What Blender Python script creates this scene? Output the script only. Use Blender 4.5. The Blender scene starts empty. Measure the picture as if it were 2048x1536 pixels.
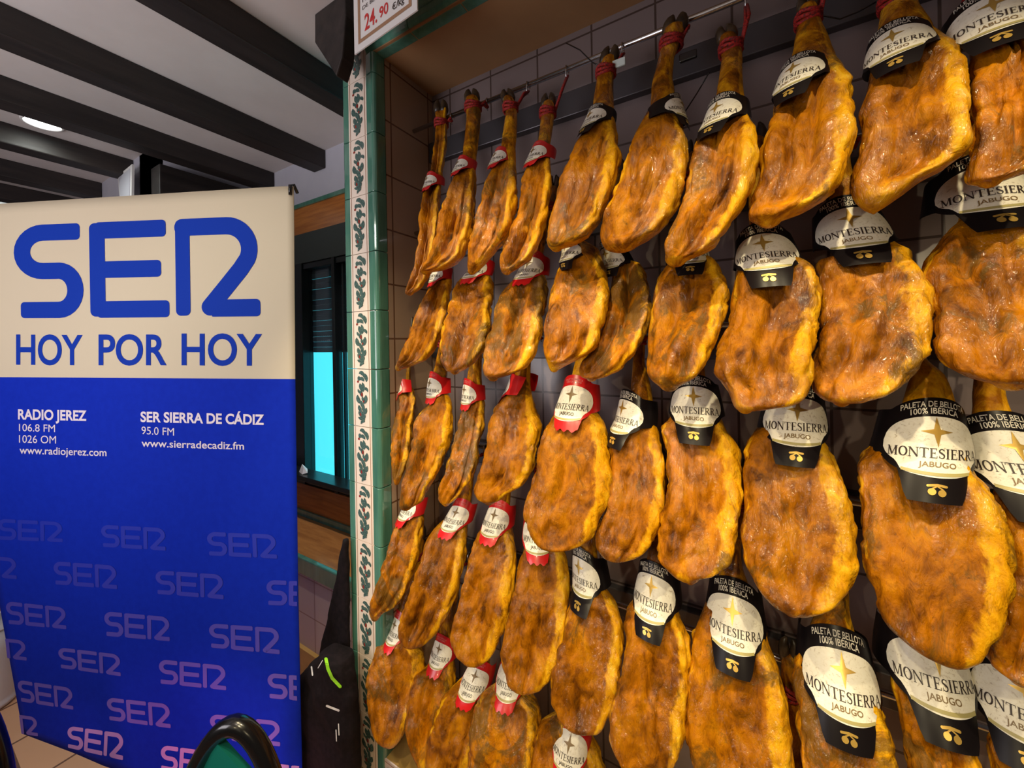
import bpy, bmesh, math, random
import numpy as np
from mathutils import Vector, Matrix, noise, geometry

scn = bpy.context.scene
C = scn.collection
PI = math.pi
# ------------------------------------------------------------------ camera
FPX, PX0, PY0 = 764.0, 1024.0, 686.0        # focal length and principal point in photo pixels
TH, RHO = math.radians(30.55), 0.017        # yaw to the left of +Y, roll
H = 1.85                                    # lens height above the floor
Fv = Vector((-math.sin(TH), math.cos(TH), 0)); Rv = Vector((math.cos(TH), math.sin(TH), 0)); Dv = Vector((0, 0, -1))
ix = Rv*math.cos(RHO) + Dv*math.sin(RHO); iy = -Rv*math.sin(RHO) + Dv*math.cos(RHO)
cam = bpy.data.cameras.new('camera'); cam.sensor_width = 36; cam.lens = 36*FPX/2048
cam.shift_x = (1024-PX0)/2048; cam.shift_y = (PY0-768)/2048
cam.clip_start = .02
co = bpy.data.objects.new('camera', cam); C.objects.link(co)
up = -iy; bk = -Fv
co.matrix_world = Matrix(((ix.x, up.x, bk.x, 0), (ix.y, up.y, bk.y, 0), (ix.z, up.z, bk.z, H), (0, 0, 0, 1)))
scn.camera = co
EYE = Vector((0, 0, H))
# ------------------------------------------------------------------ light and exposure
vs = scn.view_settings
vs.view_transform = 'Standard'; vs.look = 'None'; vs.gamma = 1; vs.exposure = 0.0; vs.use_curve_mapping = False
w = bpy.data.worlds.new('room_air'); scn.world = w; w.use_nodes = True
w.node_tree.nodes['Background'].inputs[0].default_value = (.75, .62, .58, 1)
w.node_tree.nodes['Background'].inputs[1].default_value = .045

def lamp(name, kind, loc, energy, col, aim=None, **kw):
    l = bpy.data.lights.new(name, kind); l.energy = energy; l.color = col
    for k, v in kw.items(): setattr(l, k, v)
    o = bpy.data.objects.new(name, l); C.objects.link(o); o.location = loc
    if aim: o.rotation_euler = (Vector(aim)-Vector(loc)).to_track_quat('-Z', 'Y').to_euler()
    return o
WARM = (1, .82, .50)
for (x, y, z, e, ax, az, sz) in ((-.90, .08, 3.0, 64, -.78, 1.1, 60), (-.38, .10, 3.02, 56, -.36, 1.1, 62), (.14, .12, 3.02, 56, .14, 1.05, 66), (.66, .14, 3.0, 52, .52, 1.05, 66), (-.35, -.45, 2.55, 34, -.45, .75, 58), (.40, -.4, 2.5, 27, .3, .75, 62), (.95, -1.0, 2.25, 26, -.1, 1.3, 60), (-.55, -1.3, 2.15, 26, -.35, 1.2, 55)):  # last two are added behind the lens only for glints on the hams
    lamp('display_or_glint_spot', 'SPOT', (x, y, z), e, WARM, (ax, 1.0, az), shadow_soft_size=.018, spot_size=math.radians(sz), spot_blend=.55)
lamp('front_fill', 'AREA', (-.5, -1.6, 2.4), 3.0, (1, .85, .66), (-.3, 1.2, 1.2), size=1.6)  # added warm fill from behind the lens
lamp('room_light', 'AREA', (-1.9, -1.2, 1.9), 31, (1, .93, .96), (-2.2, .6, 2.6), size=1.2)
lamp('window_wall_fill', 'SPOT', (-1.85, .86, 3.03), 85, (1, .86, .80), (-1.9, 1.35, .6), shadow_soft_size=.01, spot_size=math.radians(75), spot_blend=.8)  # added spot without a fixture, brightens the wall and ledge behind the banner
lamp('pillar_fill', 'SPOT', (-.85, -.35, 2.6), 16, (1, .86, .72), (-1.26, 1.0, 1.1), shadow_soft_size=.03, spot_size=math.radians(46), spot_blend=.9)  # added fill to lift the ivory and green tiles, not an actual fixture
lamp('banner_light', 'SPOT', (-.75, -.55, 2.7), 22, (.98, 1, .86), (-1.55, .62, 1.85), shadow_soft_size=.1, spot_size=math.radians(58), spot_blend=.8)
lamp('pink_stage_light', 'SPOT', (-1.05, -.15, .75), 34, (1, .36, .62), (-1.75, .55, .0), shadow_soft_size=.06, spot_size=math.radians(75), spot_blend=.8)

# ------------------------------------------------------------------ measuring helpers
def ray(px, py):
    dx = (px-PX0)/FPX; dy = (py-PY0)/FPX
    a = dx*math.cos(RHO)-dy*math.sin(RHO); b = dx*math.sin(RHO)+dy*math.cos(RHO)
    return Fv + Rv*a + Dv*b
def atY(px, py, Y):
    r = ray(px, py); return EYE + r*(Y/r.y)
def atZ(px, py, d):
    return EYE + ray(px, py)*d
def onH(px, py, h):                        # on a level h above the lens
    r = ray(px, py); return EYE + r*(h/r.z)
def smooth(t): t = min(1, max(0, t)); return t*t*(3-2*t)

# ------------------------------------------------------------------ object helpers
def link(name, me, mats, parent=None, sm=True):
    o = bpy.data.objects.new(name, me); C.objects.link(o)
    for m in (mats if isinstance(mats, (list, tuple)) else [mats]): me.materials.append(m)
    if sm:
        for p in me.polygons: p.use_smooth = True
    if parent: o.parent = parent
    return o
class MB:
    def __init__(s): s.v = []; s.f = []; s.m = []
    def add(s, vs_, fs, mi=0):
        n = len(s.v); s.v += [tuple(p) for p in vs_]; s.f += [tuple(i+n for i in f) for f in fs]; s.m += [mi]*len(fs); return s
    def box(s, a, b, mi=0):
        x0, y0, z0 = [min(p, q) for p, q in zip(a, b)]; x1, y1, z1 = [max(p, q) for p, q in zip(a, b)]
        vs_ = [(x0,y0,z0),(x1,y0,z0),(x1,y1,z0),(x0,y1,z0),(x0,y0,z1),(x1,y0,z1),(x1,y1,z1),(x0,y1,z1)]
        return s.add(vs_, [(0,3,2,1),(4,5,6,7),(0,1,5,4),(1,2,6,5),(2,3,7,6),(3,0,4,7)], mi)
    def prism(s, pts, d, mi=0):            # polygon pts (3d) pushed along d
        n = len(pts); d = Vector(d); q = [Vector(p) for p in pts]
        return s.add(q+[p+d for p in q], [tuple(range(n))[::-1], tuple(range(n, 2*n))] + [(i, (i+1) % n, (i+1) % n+n, i+n) for i in range(n)], mi)
    def tube(s, pts, r, n=10, mi=0, closed=False, cap=True):
        pts = [Vector(p) for p in pts]; m = len(pts); rs = r if isinstance(r, (list, tuple)) else [r]*m
        vs_ = []; fs = []; prev = None
        for i, p in enumerate(pts):
            t = (pts[(i+1) % m]-pts[i-1]) if closed else (pts[min(i+1, m-1)]-pts[max(i-1, 0)])
            t.normalize()
            if prev is None: u = t.orthogonal().normalized()
            else:
                u = prev - t*prev.dot(t)
                u = u.normalized() if u.length > 1e-6 else t.orthogonal().normalized()
            prev = u; w_ = t.cross(u)
            vs_ += [p+(u*math.cos(k*2*PI/n)+w_*math.sin(k*2*PI/n))*rs[i] for k in range(n)]
        for i in range(m if closed else m-1):
            j = (i+1) % m
            fs += [(i*n+k, i*n+(k+1) % n, j*n+(k+1) % n, j*n+k) for k in range(n)]
        if cap and not closed: fs += [tuple(range(n))[::-1], tuple(range((m-1)*n, m*n))]
        return s.add(vs_, fs, mi)
    def build(s, name, mats, parent=None, sm=False, fix=True):
        me = bpy.data.meshes.new(name); me.from_pydata(s.v, [], s.f)
        for p, mi in zip(me.polygons, s.m): p.material_index = mi
        if fix:
            bm = bmesh.new(); bm.from_mesh(me); bmesh.ops.recalc_face_normals(bm, faces=bm.faces); bm.to_mesh(me); bm.free()
        return link(name, me, mats, parent, sm)
def tag(o, label=None, cat=None, group=None, kind=None):
    for k, v in (('label', label), ('category', cat), ('group', group), ('kind', kind)):
        if v: o[k] = v
    return o
def struct(o): o['kind'] = 'structure'; return o
def empty(name, loc, label, cat, group=None):
    o = bpy.data.objects.new(name, None); C.objects.link(o); o.location = loc; o.empty_display_size = .05
    bpy.context.view_layer.update()
    return tag(o, label, cat, group)
def adopt(root, *parts):                   # parts are built in world coordinates
    for p in parts:
        p.parent = root; p.matrix_parent_inverse = Matrix.Translation(-Vector(root.location))
def bevel(o, wd=.004, seg=2):
    m = o.modifiers.new('b', 'BEVEL'); m.width = wd; m.segments = seg; m.limit_method = 'ANGLE'; return o

# ------------------------------------------------------------------ materials
def mat(name, col, rough=.5, metal=0, emit=None, es=0, coat=0, spec=.5, alpha=1, trans=0):
    m = bpy.data.materials.new(name); m.use_nodes = True; b = m.node_tree.nodes['Principled BSDF']
    b.inputs['Base Color'].default_value = (*col, 1); b.inputs['Roughness'].default_value = rough
    b.inputs['Metallic'].default_value = metal; b.inputs['Coat Weight'].default_value = coat
    b.inputs['Specular IOR Level'].default_value = spec; b.inputs['Transmission Weight'].default_value = trans
    if emit: b.inputs['Emission Color'].default_value = (*emit, 1); b.inputs['Emission Strength'].default_value = es
    return m
class NT:
    def __init__(s, m): s.t = m.node_tree; s.b = s.t.nodes['Principled BSDF']
    def n(s, typ, **kw):
        x = s.t.nodes.new(typ)
        for k, v in kw.items(): setattr(x, k, v)
        return x
    def l(s, a, b): s.t.links.new(a, b)
    def noise(s, vec, scale, detail=4, rough=.55, dist=0):
        x = s.n('ShaderNodeTexNoise'); x.inputs['Scale'].default_value = scale; x.inputs['Detail'].default_value = detail
        x.inputs['Roughness'].default_value = rough; x.inputs['Distortion'].default_value = dist
        if vec is not None: s.l(vec, x.inputs['Vector'])
        return x.outputs['Fac']
    def ramp(s, fac, stops):
        x = s.n('ShaderNodeValToRGB'); e = x.color_ramp.elements
        while len(e) < len(stops): e.new(.5)
        for el, (p, c) in zip(e, stops): el.position = p; el.color = (*c, 1) if len(c) == 3 else c
        s.l(fac, x.inputs[0]); return x.outputs[0]
    def mix(s, fac, a, b, typ='MIX'):
        x = s.n('ShaderNodeMix', data_type='RGBA', blend_type=typ)
        for i, v in ((0, fac), (6, a), (7, b)):
            if hasattr(v, 'is_linked') or hasattr(v, 'links'): s.l(v, x.inputs[i])
            else: x.inputs[i].default_value = v if i == 0 else (*v, 1)
        return x.outputs[2]
    def bump(s, h, strength, dist, prev=None):
        x = s.n('ShaderNodeBump'); x.inputs['Strength'].default_value = strength; x.inputs['Distance'].default_value = dist
        s.l(h, x.inputs['Height'])
        if prev: s.l(prev, x.inputs['Normal'])
        return x.outputs['Normal']
def bw(v): return (v, v, v)

def ham_mat():
    m = mat('cured_meat', (.6, .25, .02), .32, coat=.25); t = NT(m)
    tc = t.n('ShaderNodeTexCoord'); oi = t.n('ShaderNodeObjectInfo')
    mp = t.n('ShaderNodeMapping'); mp.inputs['Scale'].default_value = (1, 1, .55); t.l(tc.outputs['Object'], mp.inputs[0])
    v = mp.outputs[0]
    at = t.n('ShaderNodeAttribute', attribute_name='fat'); f = at.outputs['Fac']
    big = t.noise(v, 15, 5, .62, .8); med = t.noise(v, 42, 5, .62, .6); fine = t.noise(v, 150, 4, .6, .2)
    meat = t.ramp(big, [(.33, (.045, .012, .0006)), (.42, (.17, .048, .0008)), (.53, (.38, .122, .001)), (.67, (.58, .23, .0025))])
    meat2 = t.ramp(med, [(.37, (.10, .028, .0008)), (.56, (.48, .168, .0015))])
    meat = t.mix(.35, meat, meat2)
    fat = t.ramp(med, [(.3, (.42, .165, .002)), (.5, (.68, .31, .003)), (.66, (.80, .44, .012))])
    ma = t.n('ShaderNodeMath', operation='MULTIPLY_ADD'); t.l(big, ma.inputs[0]); ma.inputs[1].default_value = 1.6; ma.inputs[2].default_value = -.8
    ad = t.n('ShaderNodeMath', operation='ADD'); t.l(ma.outputs[0], ad.inputs[0]); t.l(f, ad.inputs[1])
    fm = t.ramp(ad.outputs[0], [(.42, bw(0)), (.64, bw(1))])
    col = t.mix(fm, meat, fat)
    # olive-grey mould and dark crust patches
    mo = t.noise(v, 9, 6, .7, 1.2)
    rv = t.n('ShaderNodeMath', operation='MULTIPLY_ADD'); t.l(oi.outputs['Random'], rv.inputs[0]); rv.inputs[1].default_value = .16; rv.inputs[2].default_value = -.06
    mo2 = t.n('ShaderNodeMath', operation='ADD'); t.l(mo, mo2.inputs[0]); t.l(rv.outputs[0], mo2.inputs[1]); mm = t.ramp(mo2.outputs[0], [(.56, bw(0)), (.64, bw(.8))])
    col = t.mix(mm, col, (.11, .058, .010))
    cr = t.ramp(fine, [(.30, bw(.45)), (.40, bw(0))]); col = t.mix(cr, col, (.07, .018, .001))
    hs = t.n('ShaderNodeHueSaturation'); t.l(col, hs.inputs['Color'])
    mr = t.n('ShaderNodeMapRange'); t.l(oi.outputs['Random'], mr.inputs[0]); mr.inputs[3].default_value = .85; mr.inputs[4].default_value = 1.12
    t.l(mr.outputs[0], hs.inputs['Value']); t.l(hs.outputs[0], t.b.inputs['Base Color'])
    t.b.inputs['Roughness'].default_value = .45; t.b.inputs['Specular IOR Level'].default_value = .10
    # crinkled greasy skin: long wrinkles, pores, and wet patches that glint
    m2 = t.n('ShaderNodeMapping'); m2.inputs['Scale'].default_value = (1, 1, .42); t.l(tc.outputs['Object'], m2.inputs[0])
    wr = t.noise(m2.outputs[0], 46, 4, .6, .5)
    rg = t.n('ShaderNodeMath', operation='SUBTRACT'); t.l(wr, rg.inputs[0]); rg.inputs[1].default_value = .5
    ab = t.n('ShaderNodeMath', operation='ABSOLUTE'); t.l(rg.outputs[0], ab.inputs[0])
    nr = t.bump(ab.outputs[0], .42, .014); nr = t.bump(med, .4, .006, nr); n2 = t.bump(fine, .10, .002, nr); t.l(n2, t.b.inputs['Normal'])
    cn = t.bump(t.noise(m2.outputs[0], 85, 3, .6, .8), 1.0, .010, nr); t.l(cn, t.b.inputs['Coat Normal'])
    t.l(t.ramp(t.noise(v, 11, 4, .65), [(.46, bw(.05)), (.56, bw(1))]), t.b.inputs['Coat Weight'])
    t.b.inputs['Coat Roughness'].default_value = .11; t.b.inputs['Coat IOR'].default_value = 1.55
    return m
M = {}
M['ham'] = ham_mat()
def noisy(name, c1, c2, scale, rough, bumpd=0, stretch=(1, 1, 1), coat=0, detail=4):
    m = mat(name, c1, rough, coat=coat); t = NT(m); tc = t.n('ShaderNodeTexCoord'); mp = t.n('ShaderNodeMapping')
    mp.inputs['Scale'].default_value = stretch; t.l(tc.outputs['Object'], mp.inputs[0])
    n_ = t.noise(mp.outputs[0], scale, detail); t.l(t.ramp(n_, [(.35, c1), (.65, c2)]), t.b.inputs['Base Color'])
    if bumpd: t.l(t.bump(n_, .5, bumpd), t.b.inputs['Normal'])
    return m
M['hoof'] = noisy('hoof_horn', (.018, .012, .008), (.07, .045, .025), 40, .4, .002)
M['rope'] = noisy('red_rope', (.06, .008, .008), (.55, .02, .015), 260, .7, .001)
M['steel'] = mat('polished_steel', (.62, .62, .64), .22, 1)
M['dsteel'] = mat('dark_steel', (.085, .08, .09), .4, .6)
M['white_paper'] = mat('oval_paper', (.80, .75, .62), .35)
def oval_mat():
    m = mat('label_oval', (.83, .78, .66), .35); t = NT(m); tc = t.n('ShaderNodeTexCoord')
    a = t.noise(tc.outputs['Object'], 95, 5, .7, 1.5)
    t.l(t.ramp(a, [(.34, (.55, .48, .38)), (.42, (.90, .86, .72)), (.6, (.95, .92, .80))]), t.b.inputs['Base Color']); return m
M['oval'] = oval_mat()
M['blackcard'] = mat('black_card', (.008, .006, .007), .32, spec=.2)
M['redcard'] = mat('red_card', (.62, .012, .014), .32, coat=.25)
M['gold'] = mat('gold_foil', (.62, .40, .09), .32, .5)
M['darkgold'] = mat('bronze_ink', (.23, .15, .06), .4)
M['ink'] = mat('dark_ink', (.035, .022, .018), .5)
M['cream'] = mat('cream_ink', (.72, .68, .58), .5)
M['pinkink'] = mat('pale_red_ink', (.75, .22, .20), .5)
M['oldgold'] = mat('olive_ribbon', (.46, .40, .16), .4)
M['beam'] = noisy('dark_wood', (.012, .009, .009), (.030, .022, .020), 22, .55, .002, (1, .1, 1))
M['ceil'] = noisy('white_plaster', (.62, .57, .55), (.66, .61, .59), 5, .85, .001)
M['wallp'] = noisy('grey_plaster', (.50, .50, .58), (.55, .55, .62), 5, .8)
M['green'] = noisy('green_glaze', (.060, .185, .135), (.10, .27, .20), 9, .14, .0015, (3, 3, .5), coat=.6)
M['decor'] = mat('ivory_glaze', (.93, .80, .68), .16, coat=.5)
M['motif'] = noisy('motif_green', (.035, .075, .07), (.11, .19, .17), 240, .2)
M['motifr'] = mat('motif_red', (.30, .03, .02), .2)
M['line'] = mat('motif_line', (.30, .11, .04), .3)
M['grout'] = mat('grout', (.32, .2, .1), .8)
def tile(name, c, g, axis, bwid=.215, bh=.215, offx=0, offz=0, rough=.25, off=0, vary=.92, msize=.0035):
    m = mat(name, c, rough); t = NT(m); tc = t.n('ShaderNodeTexCoord'); sp = t.n('ShaderNodeSeparateXYZ'); cb = t.n('ShaderNodeCombineXYZ')
    t.l(tc.outputs['Object'], sp.inputs[0]); a1, a2 = axis
    t.l(sp.outputs[a1], cb.inputs[0]); t.l(sp.outputs[a2], cb.inputs[1])
    mp = t.n('ShaderNodeMapping'); mp.inputs['Location'].default_value = (offx, offz, 0); t.l(cb.outputs[0], mp.inputs[0])
    br = t.n('ShaderNodeTexBrick'); br.offset = off; br.squash = 1; t.l(mp.outputs[0], br.inputs['Vector'])
    br.inputs['Scale'].default_value = 1; br.inputs['Brick Width'].default_value = bwid; br.inputs['Row Height'].default_value = bh
    br.inputs['Mortar Size'].default_value = msize; br.inputs['Mortar Smooth'].default_value = .1
    br.inputs['Color1'].default_value = (*c, 1); br.inputs['Color2'].default_value = (*[k*vary for k in c], 1); br.inputs['Mortar'].default_value = (*g, 1)
    t.l(br.outputs[0], t.b.inputs['Base Color'])
    nv = t.n('ShaderNodeMath', operation='SUBTRACT'); nv.inputs[0].default_value = 1; t.l(br.outputs['Fac'], nv.inputs[1])
    t.l(t.bump(nv.outputs[0], .5, .002), t.b.inputs['Normal']); return m
M['tile_back'] = tile('back_wall_tile', (.19, .15, .15), (.06, .04, .035), (0, 2), offz=.06)
M['tile_side'] = tile('side_wall_tile', (.42, .30, .21), (.14, .07, .035), (1, 2), offz=.06)
M['tile_top'] = noisy('niche_plaster', (.33, .18, .08), (.37, .21, .095), 5, .7)
M['tile_white'] = tile('white_wall_tile', (.68, .56, .54), (.42, .28, .26), (0, 2), .15, .2)
M['floor'] = tile('terracotta_floor', (.80, .46, .26), (.20, .10, .06), (0, 1), .33, .33, rough=.3, vary=.85, msize=.006)
M['ochre'] = noisy('ochre_tile', (.50, .30, .07), (.60, .38, .12), 8, .3)
M['wood'] = noisy('orange_pine', (.42, .13, .025), (.60, .22, .045), 7, .35, .0008, (.6, 8, 8))
M['alu'] = mat('black_aluminium', (.008, .010, .011), .3)
M['shutterbox'] = mat('grey_green_box', (.028, .036, .034), .5)
M['slat'] = mat('shutter_slat', (.13, .145, .15), .5)
M['glass'] = mat('window_glass', (.75, .9, 1), .02, trans=1)
M['day'] = mat('daylight', (.1, .8, .9), .5, emit=(.10, .86, .95), es=1.25)
M['cloth'] = mat('banner_cloth', (.64, .555, .40), .8, spec=.2)
M['blue'] = noisy('banner_blue', (.003, .022, .42), (.004, .026, .46), 40, .8)
M['royal'] = mat('banner_royal_blue', (.005, .038, .38), .8, spec=.15)
M['blue'].node_tree.nodes['Principled BSDF'].inputs['Specular IOR Level'].default_value = .12
M['print_white'] = mat('banner_white_print', (.80, .72, .78), .6)
M['bk'] = noisy('black_nylon', (.004, .0025, .0035), (.010, .006, .008), 60, .85, .001)
M['bk'].node_tree.nodes['Principled BSDF'].inputs['Specular IOR Level'].default_value = .2
M['lime'] = mat('lime_zip', (.30, .72, .02), .5)
M['reflect'] = mat('white_reflective', (.75, .74, .72), .4)
M['teal'] = mat('teal_fabric', (.005, .20, .16), .7, spec=.2)
M['gloss'] = mat('gloss_black', (.006, .006, .007), .22, coat=.3)
M['whitepl'] = mat('white_plastic', (.78, .72, .74), .4)
M['card'] = mat('white_card', (.80, .79, .78), .45)
M['brownink'] = mat('brown_border', (.36, .20, .11), .5)
M['redink'] = mat('red_ink', (.62, .03, .03), .5)
M['plastic'] = mat('clear_tag', (.62, .72, .70), .15)
M['lampon'] = mat('lamp_lit', (1, 1, 1), .3, emit=(.93, 1, .92), es=14)
M['lampon2'] = mat('lamp_lit_blue', (1, 1, 1), .3, emit=(.6, .88, 1), es=14)
M['bottlegreen'] = mat('green_glass', (.05, .25, .13), .1)

# ------------------------------------------------------------------ flat lettering helpers (2D meshes: verts (x,y up), faces)
def ribbon(pts, wd, caps=True, capr=None):
    """thick polyline, widths a number or one per point; rounded ends when caps"""
    if not isinstance(wd, (list, tuple)) and capr:          # long strokes are cut up so that they can follow a curved surface
        q = [pts[0]]
        for a, b in zip(pts[:-1], pts[1:]):
            k = max(1, int(math.hypot(b[0]-a[0], b[1]-a[1])/12)); q += [(a[0]+(b[0]-a[0])*i/k, a[1]+(b[1]-a[1])*i/k) for i in range(1, k+1)]
        pts = q
    P = [Vector((p[0], p[1])) for p in pts]; n = len(P); W = wd if isinstance(wd, (list, tuple)) else [wd]*n
    vs_ = []; fs = []
    for i in range(n):
        t1 = (P[i]-P[i-1]).normalized() if i else (P[1]-P[0]).normalized()
        t2 = (P[i+1]-P[i]).normalized() if i < n-1 else t1
        t = (t1+t2).normalized(); nn = Vector((-t.y, t.x)); k = 1/max(.5, abs(nn.dot(Vector((-t1.y, t1.x)))))
        vs_ += [P[i]+nn*W[i]*.5*k, P[i]-nn*W[i]*.5*k]
    fs = [(2*i, 2*i+1, 2*i+3, 2*i+2) for i in range(n-1)]
    if caps:
        for e, q, ww in ((P[0], (P[0]-P[1]).normalized(), W[0]), (P[-1], (P[-1]-P[-2]).normalized(), W[-1])):
            r = capr if capr else ww*.5; nn = Vector((-q.y, q.x)); b = len(vs_); h = ww*.5-r
            ring = [e+nn*ww*.5]
            for k in range(7):
                a = PI/2-k*PI/12; ring.append(e+nn*(h+r*math.sin(a))+q*r*math.cos(a))
            for k in range(7):
                a = -k*PI/12; ring.append(e+nn*(-h+r*math.sin(a))+q*r*math.cos(a))
            ring.append(e-nn*ww*.5); vs_ += ring; fs.append(tuple(range(b, b+len(ring))))
    return [(p.x, p.y) for p in vs_], fs
def arc(cx, cy, rx, ry, a0, a1, n=10):
    return [(cx+rx*math.cos(math.radians(a0+(a1-a0)*i/n)), cy+ry*math.sin(math.radians(a0+(a1-a0)*i/n))) for i in range(n+1)]
def merge(parts):
    V = []; Fs = []
    for v, f in parts:
        n = len(V); V += v; Fs += [tuple(i+n for i in q) for q in f]
    return V, Fs
def poly(pts): return [tuple(p) for p in pts], [tuple(range(len(pts)))]
# the broadcaster's rounded letter logo, 496 x 190 units, y down
def logo_parts():
    S = ribbon([(126, 17), (58, 17)]+arc(58, 56, 42, 39, 270, 90, 14)[1:]+[(92, 95)]+arc(90, 134.5, 34, 39.5, -90, 90, 14)[1:]+[(20, 174)], 33, True, 8)
    Ea = ribbon([(296, 17), (170, 17)], 33, True, 8); Eb = ribbon([(286, 95), (166, 95)], 33, True, 8); Ec = ribbon([(302, 174), (172, 174)], 33, True, 8)
    Ed = ribbon([(166, 13), (166, 177)], 31, True, 11)
    R1 = ribbon([(336, 12), (336, 178)], 29, True, 10)
    R2 = ribbon([(336, 17), (424, 17)]+arc(424, 62, 46, 45, -90, 25, 12)[1:]+[(452, 100), (389, 172)], 33, True, 16)
    R3 = ribbon([(396, 174), (482, 174)], 33, True, 8); v3 = [(max(x, 393), y) for x, y in R3[0]]; R3 = (v3, R3[1])
    return S, (Ea, Eb, Ec, Ed), (R1, R2, R3)
# serif capitals for the ham labels, height 1, y up
def serif_word(word):
    st, th, sf = .17, .07, .05
    def bar(x0, y0, x1, y1): return poly([(x0, y0), (x1, y0), (x1, y1), (x0, y1)])
    def stem(x, y0=0, y1=1): return [bar(x, y0, x+st, y1), bar(x-.08, 0, x+st+.08, sf), bar(x-.08, 1-sf, x+st+.08, 1)]
    def L(ch):
        if ch == 'M': return stem(.85)+[bar(.1, 0, .1+th, 1), bar(0, 0, .28, sf), bar(0, 1-sf, .2, 1), ribbon([(.14, .98), (.52, .06)], [.17, .12], False), ribbon([(.52, .06), (.9, .97)], th, False)], 1.15
        if ch == 'N': return [bar(.1, 0, .1+th, 1), bar(0, 0, .28, sf), bar(0, 1-sf, .25, 1), ribbon([(.15, .97), (.85, .03)], .16, False), bar(.8, 0, .8+th, 1), bar(.7, 1-sf, .98, 1)], 1.0
        if ch == 'O': return [ribbon(arc(.44, .5, .36, .47, 0, 360, 24), [.07+.11*abs(math.cos(2*PI*i/24)) for i in range(25)], False)], .9
        if ch == 'T': return [bar(.32, 0, .32+st, 1), bar(.22, 0, .59, sf), bar(0, 1-th, .81, 1), bar(0, .78, .05, 1), bar(.76, .78, .81, 1)], .84
        if ch == 'E': return stem(.1)+[bar(.1, 1-th, .68, 1), bar(.1, .48, .55, .48+th), bar(.1, 0, .72, th), bar(.63, .78, .68, 1), bar(.67, 0, .72, .24), bar(.5, .4, .55, .63)], .76
        if ch == 'I': return stem(.1), .4
        if ch == 'S':
            c = arc(.34, .745, .22, .20, 25, 215, 10)+[(.30, .56)]+arc(.34, .26, .235, .225, 75, -150, 12)
            n = len(c); return [ribbon(c, [.06+.10*math.sin(PI*i/(n-1))**2 for i in range(n)], False), bar(.53, .74, .58, .96), bar(.08, .04, .13, .3)], .68
        if ch == 'R': return stem(.1)+[ribbon([(.2, .965)]+arc(.40, .745, .22, .22, 90, -90, 10)+[(.2, .51)], [.07]+[.07+.09*math.sin(PI*i/10) for i in range(11)]+[.07], False), ribbon([(.38, .52), (.78, .03)], .15, False), bar(.66, 0, .92, sf)], .9
        if ch == 'A': return [ribbon([(.46, .98), (.84, .02)], .17, False), ribbon([(.44, .98), (.12, .02)], th, False), bar(.24, .32, .68, .32+.06), bar(0, 0, .26, sf), bar(.68, 0, 1.02, sf)], .98
    x = 0; out = []
    for ch in word:
        ps, adv = L(ch)
        for v, f in ps: out.append(([(a+x, b) for a, b in v], f))
        x += adv+.05
    V, Fs = merge(out); return [(a/x, b) for a, b in V], Fs        # x in 0..1, y 0..1
_tc = {}
def plain_word(s, off=0.012):
    """built-in typeface, x in 0..1 over the word, y in cap heights"""
    if (s, off) in _tc: return _tc[(s, off)]
    def mk(t):
        cu = bpy.data.curves.new('t', 'FONT'); cu.body = t; cu.offset = off; cu.resolution_u = 6; cu.fill_mode = 'FRONT'
        o = bpy.data.objects.new('t', cu); C.objects.link(o); dg = bpy.context.evaluated_depsgraph_get(); dg.update()
        me = o.evaluated_get(dg).to_mesh(); v = [(p.co.x, p.co.y) for p in me.vertices]; f = [tuple(p.vertices) for p in me.polygons]
        o.evaluated_get(dg).to_mesh_clear(); bpy.data.objects.remove(o); bpy.data.curves.remove(cu); return v, f
    hv, _ = mk('H'); cap = max(p[1] for p in hv); v, f = mk(s)
    x0 = min(p[0] for p in v); x1 = max(p[0] for p in v)
    _tc[(s, off)] = ([((a-x0)/(x1-x0), b/cap) for a, b in v], f); return _tc[(s, off)]

# ================================================================== THE ROOM
YW = 1.32            # niche back wall
XN = -1.178          # inner face of the tiled pillar
ZC = H+1.125         # niche ceiling
ZS = H-1.575         # niche sill
XR = 1.35            # far side of the niche, outside the frame
WWY = 1.50           # window wall
ZCE = H+1.246         # room ceiling
b_ = MB().box((-9, -3, -.05), (2.5, 2.2, 0)); struct(b_.build('floor', M['floor']))
b_ = MB().box((-9, -3, ZCE), (2.5, 2.0, ZCE+.06)); struct(b_.build('ceiling', M['ceil']))
# niche
struct(MB().box((XN-.02, YW, 0), (XR, YW+.05, ZC+.02)).build('wall_niche_back', M['tile_back']))
struct(MB().box((XN-.06, 1.045, ZS), (XN, YW, ZC)).build('wall_niche_left', M['tile_side']))
struct(MB().box((XR, 1.0, 0), (XR+.06, YW, ZC)).build('wall_niche_right', M['tile_side']))
struct(MB().box((XN-.02, 1.0, ZC), (XR+.06, YW+.05, ZC+.03)).build('ceiling_niche', M['tile_top']))
struct(MB().box((XN, 1.0, ZS-.03), (XR, YW, ZS)).build('floor_niche', M['ochre']))
# wall above and below the opening
struct(MB().box((-1.370, 1.0, ZC+.12), (XR+.3, 1.12, ZCE)).build('wall_niche_front', M['ceil']))
struct(MB().box((-1.370, 1.005, 0), (XR+.3, 1.12, ZS-.13)).build('wall_niche_base', M['ochre']))
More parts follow.
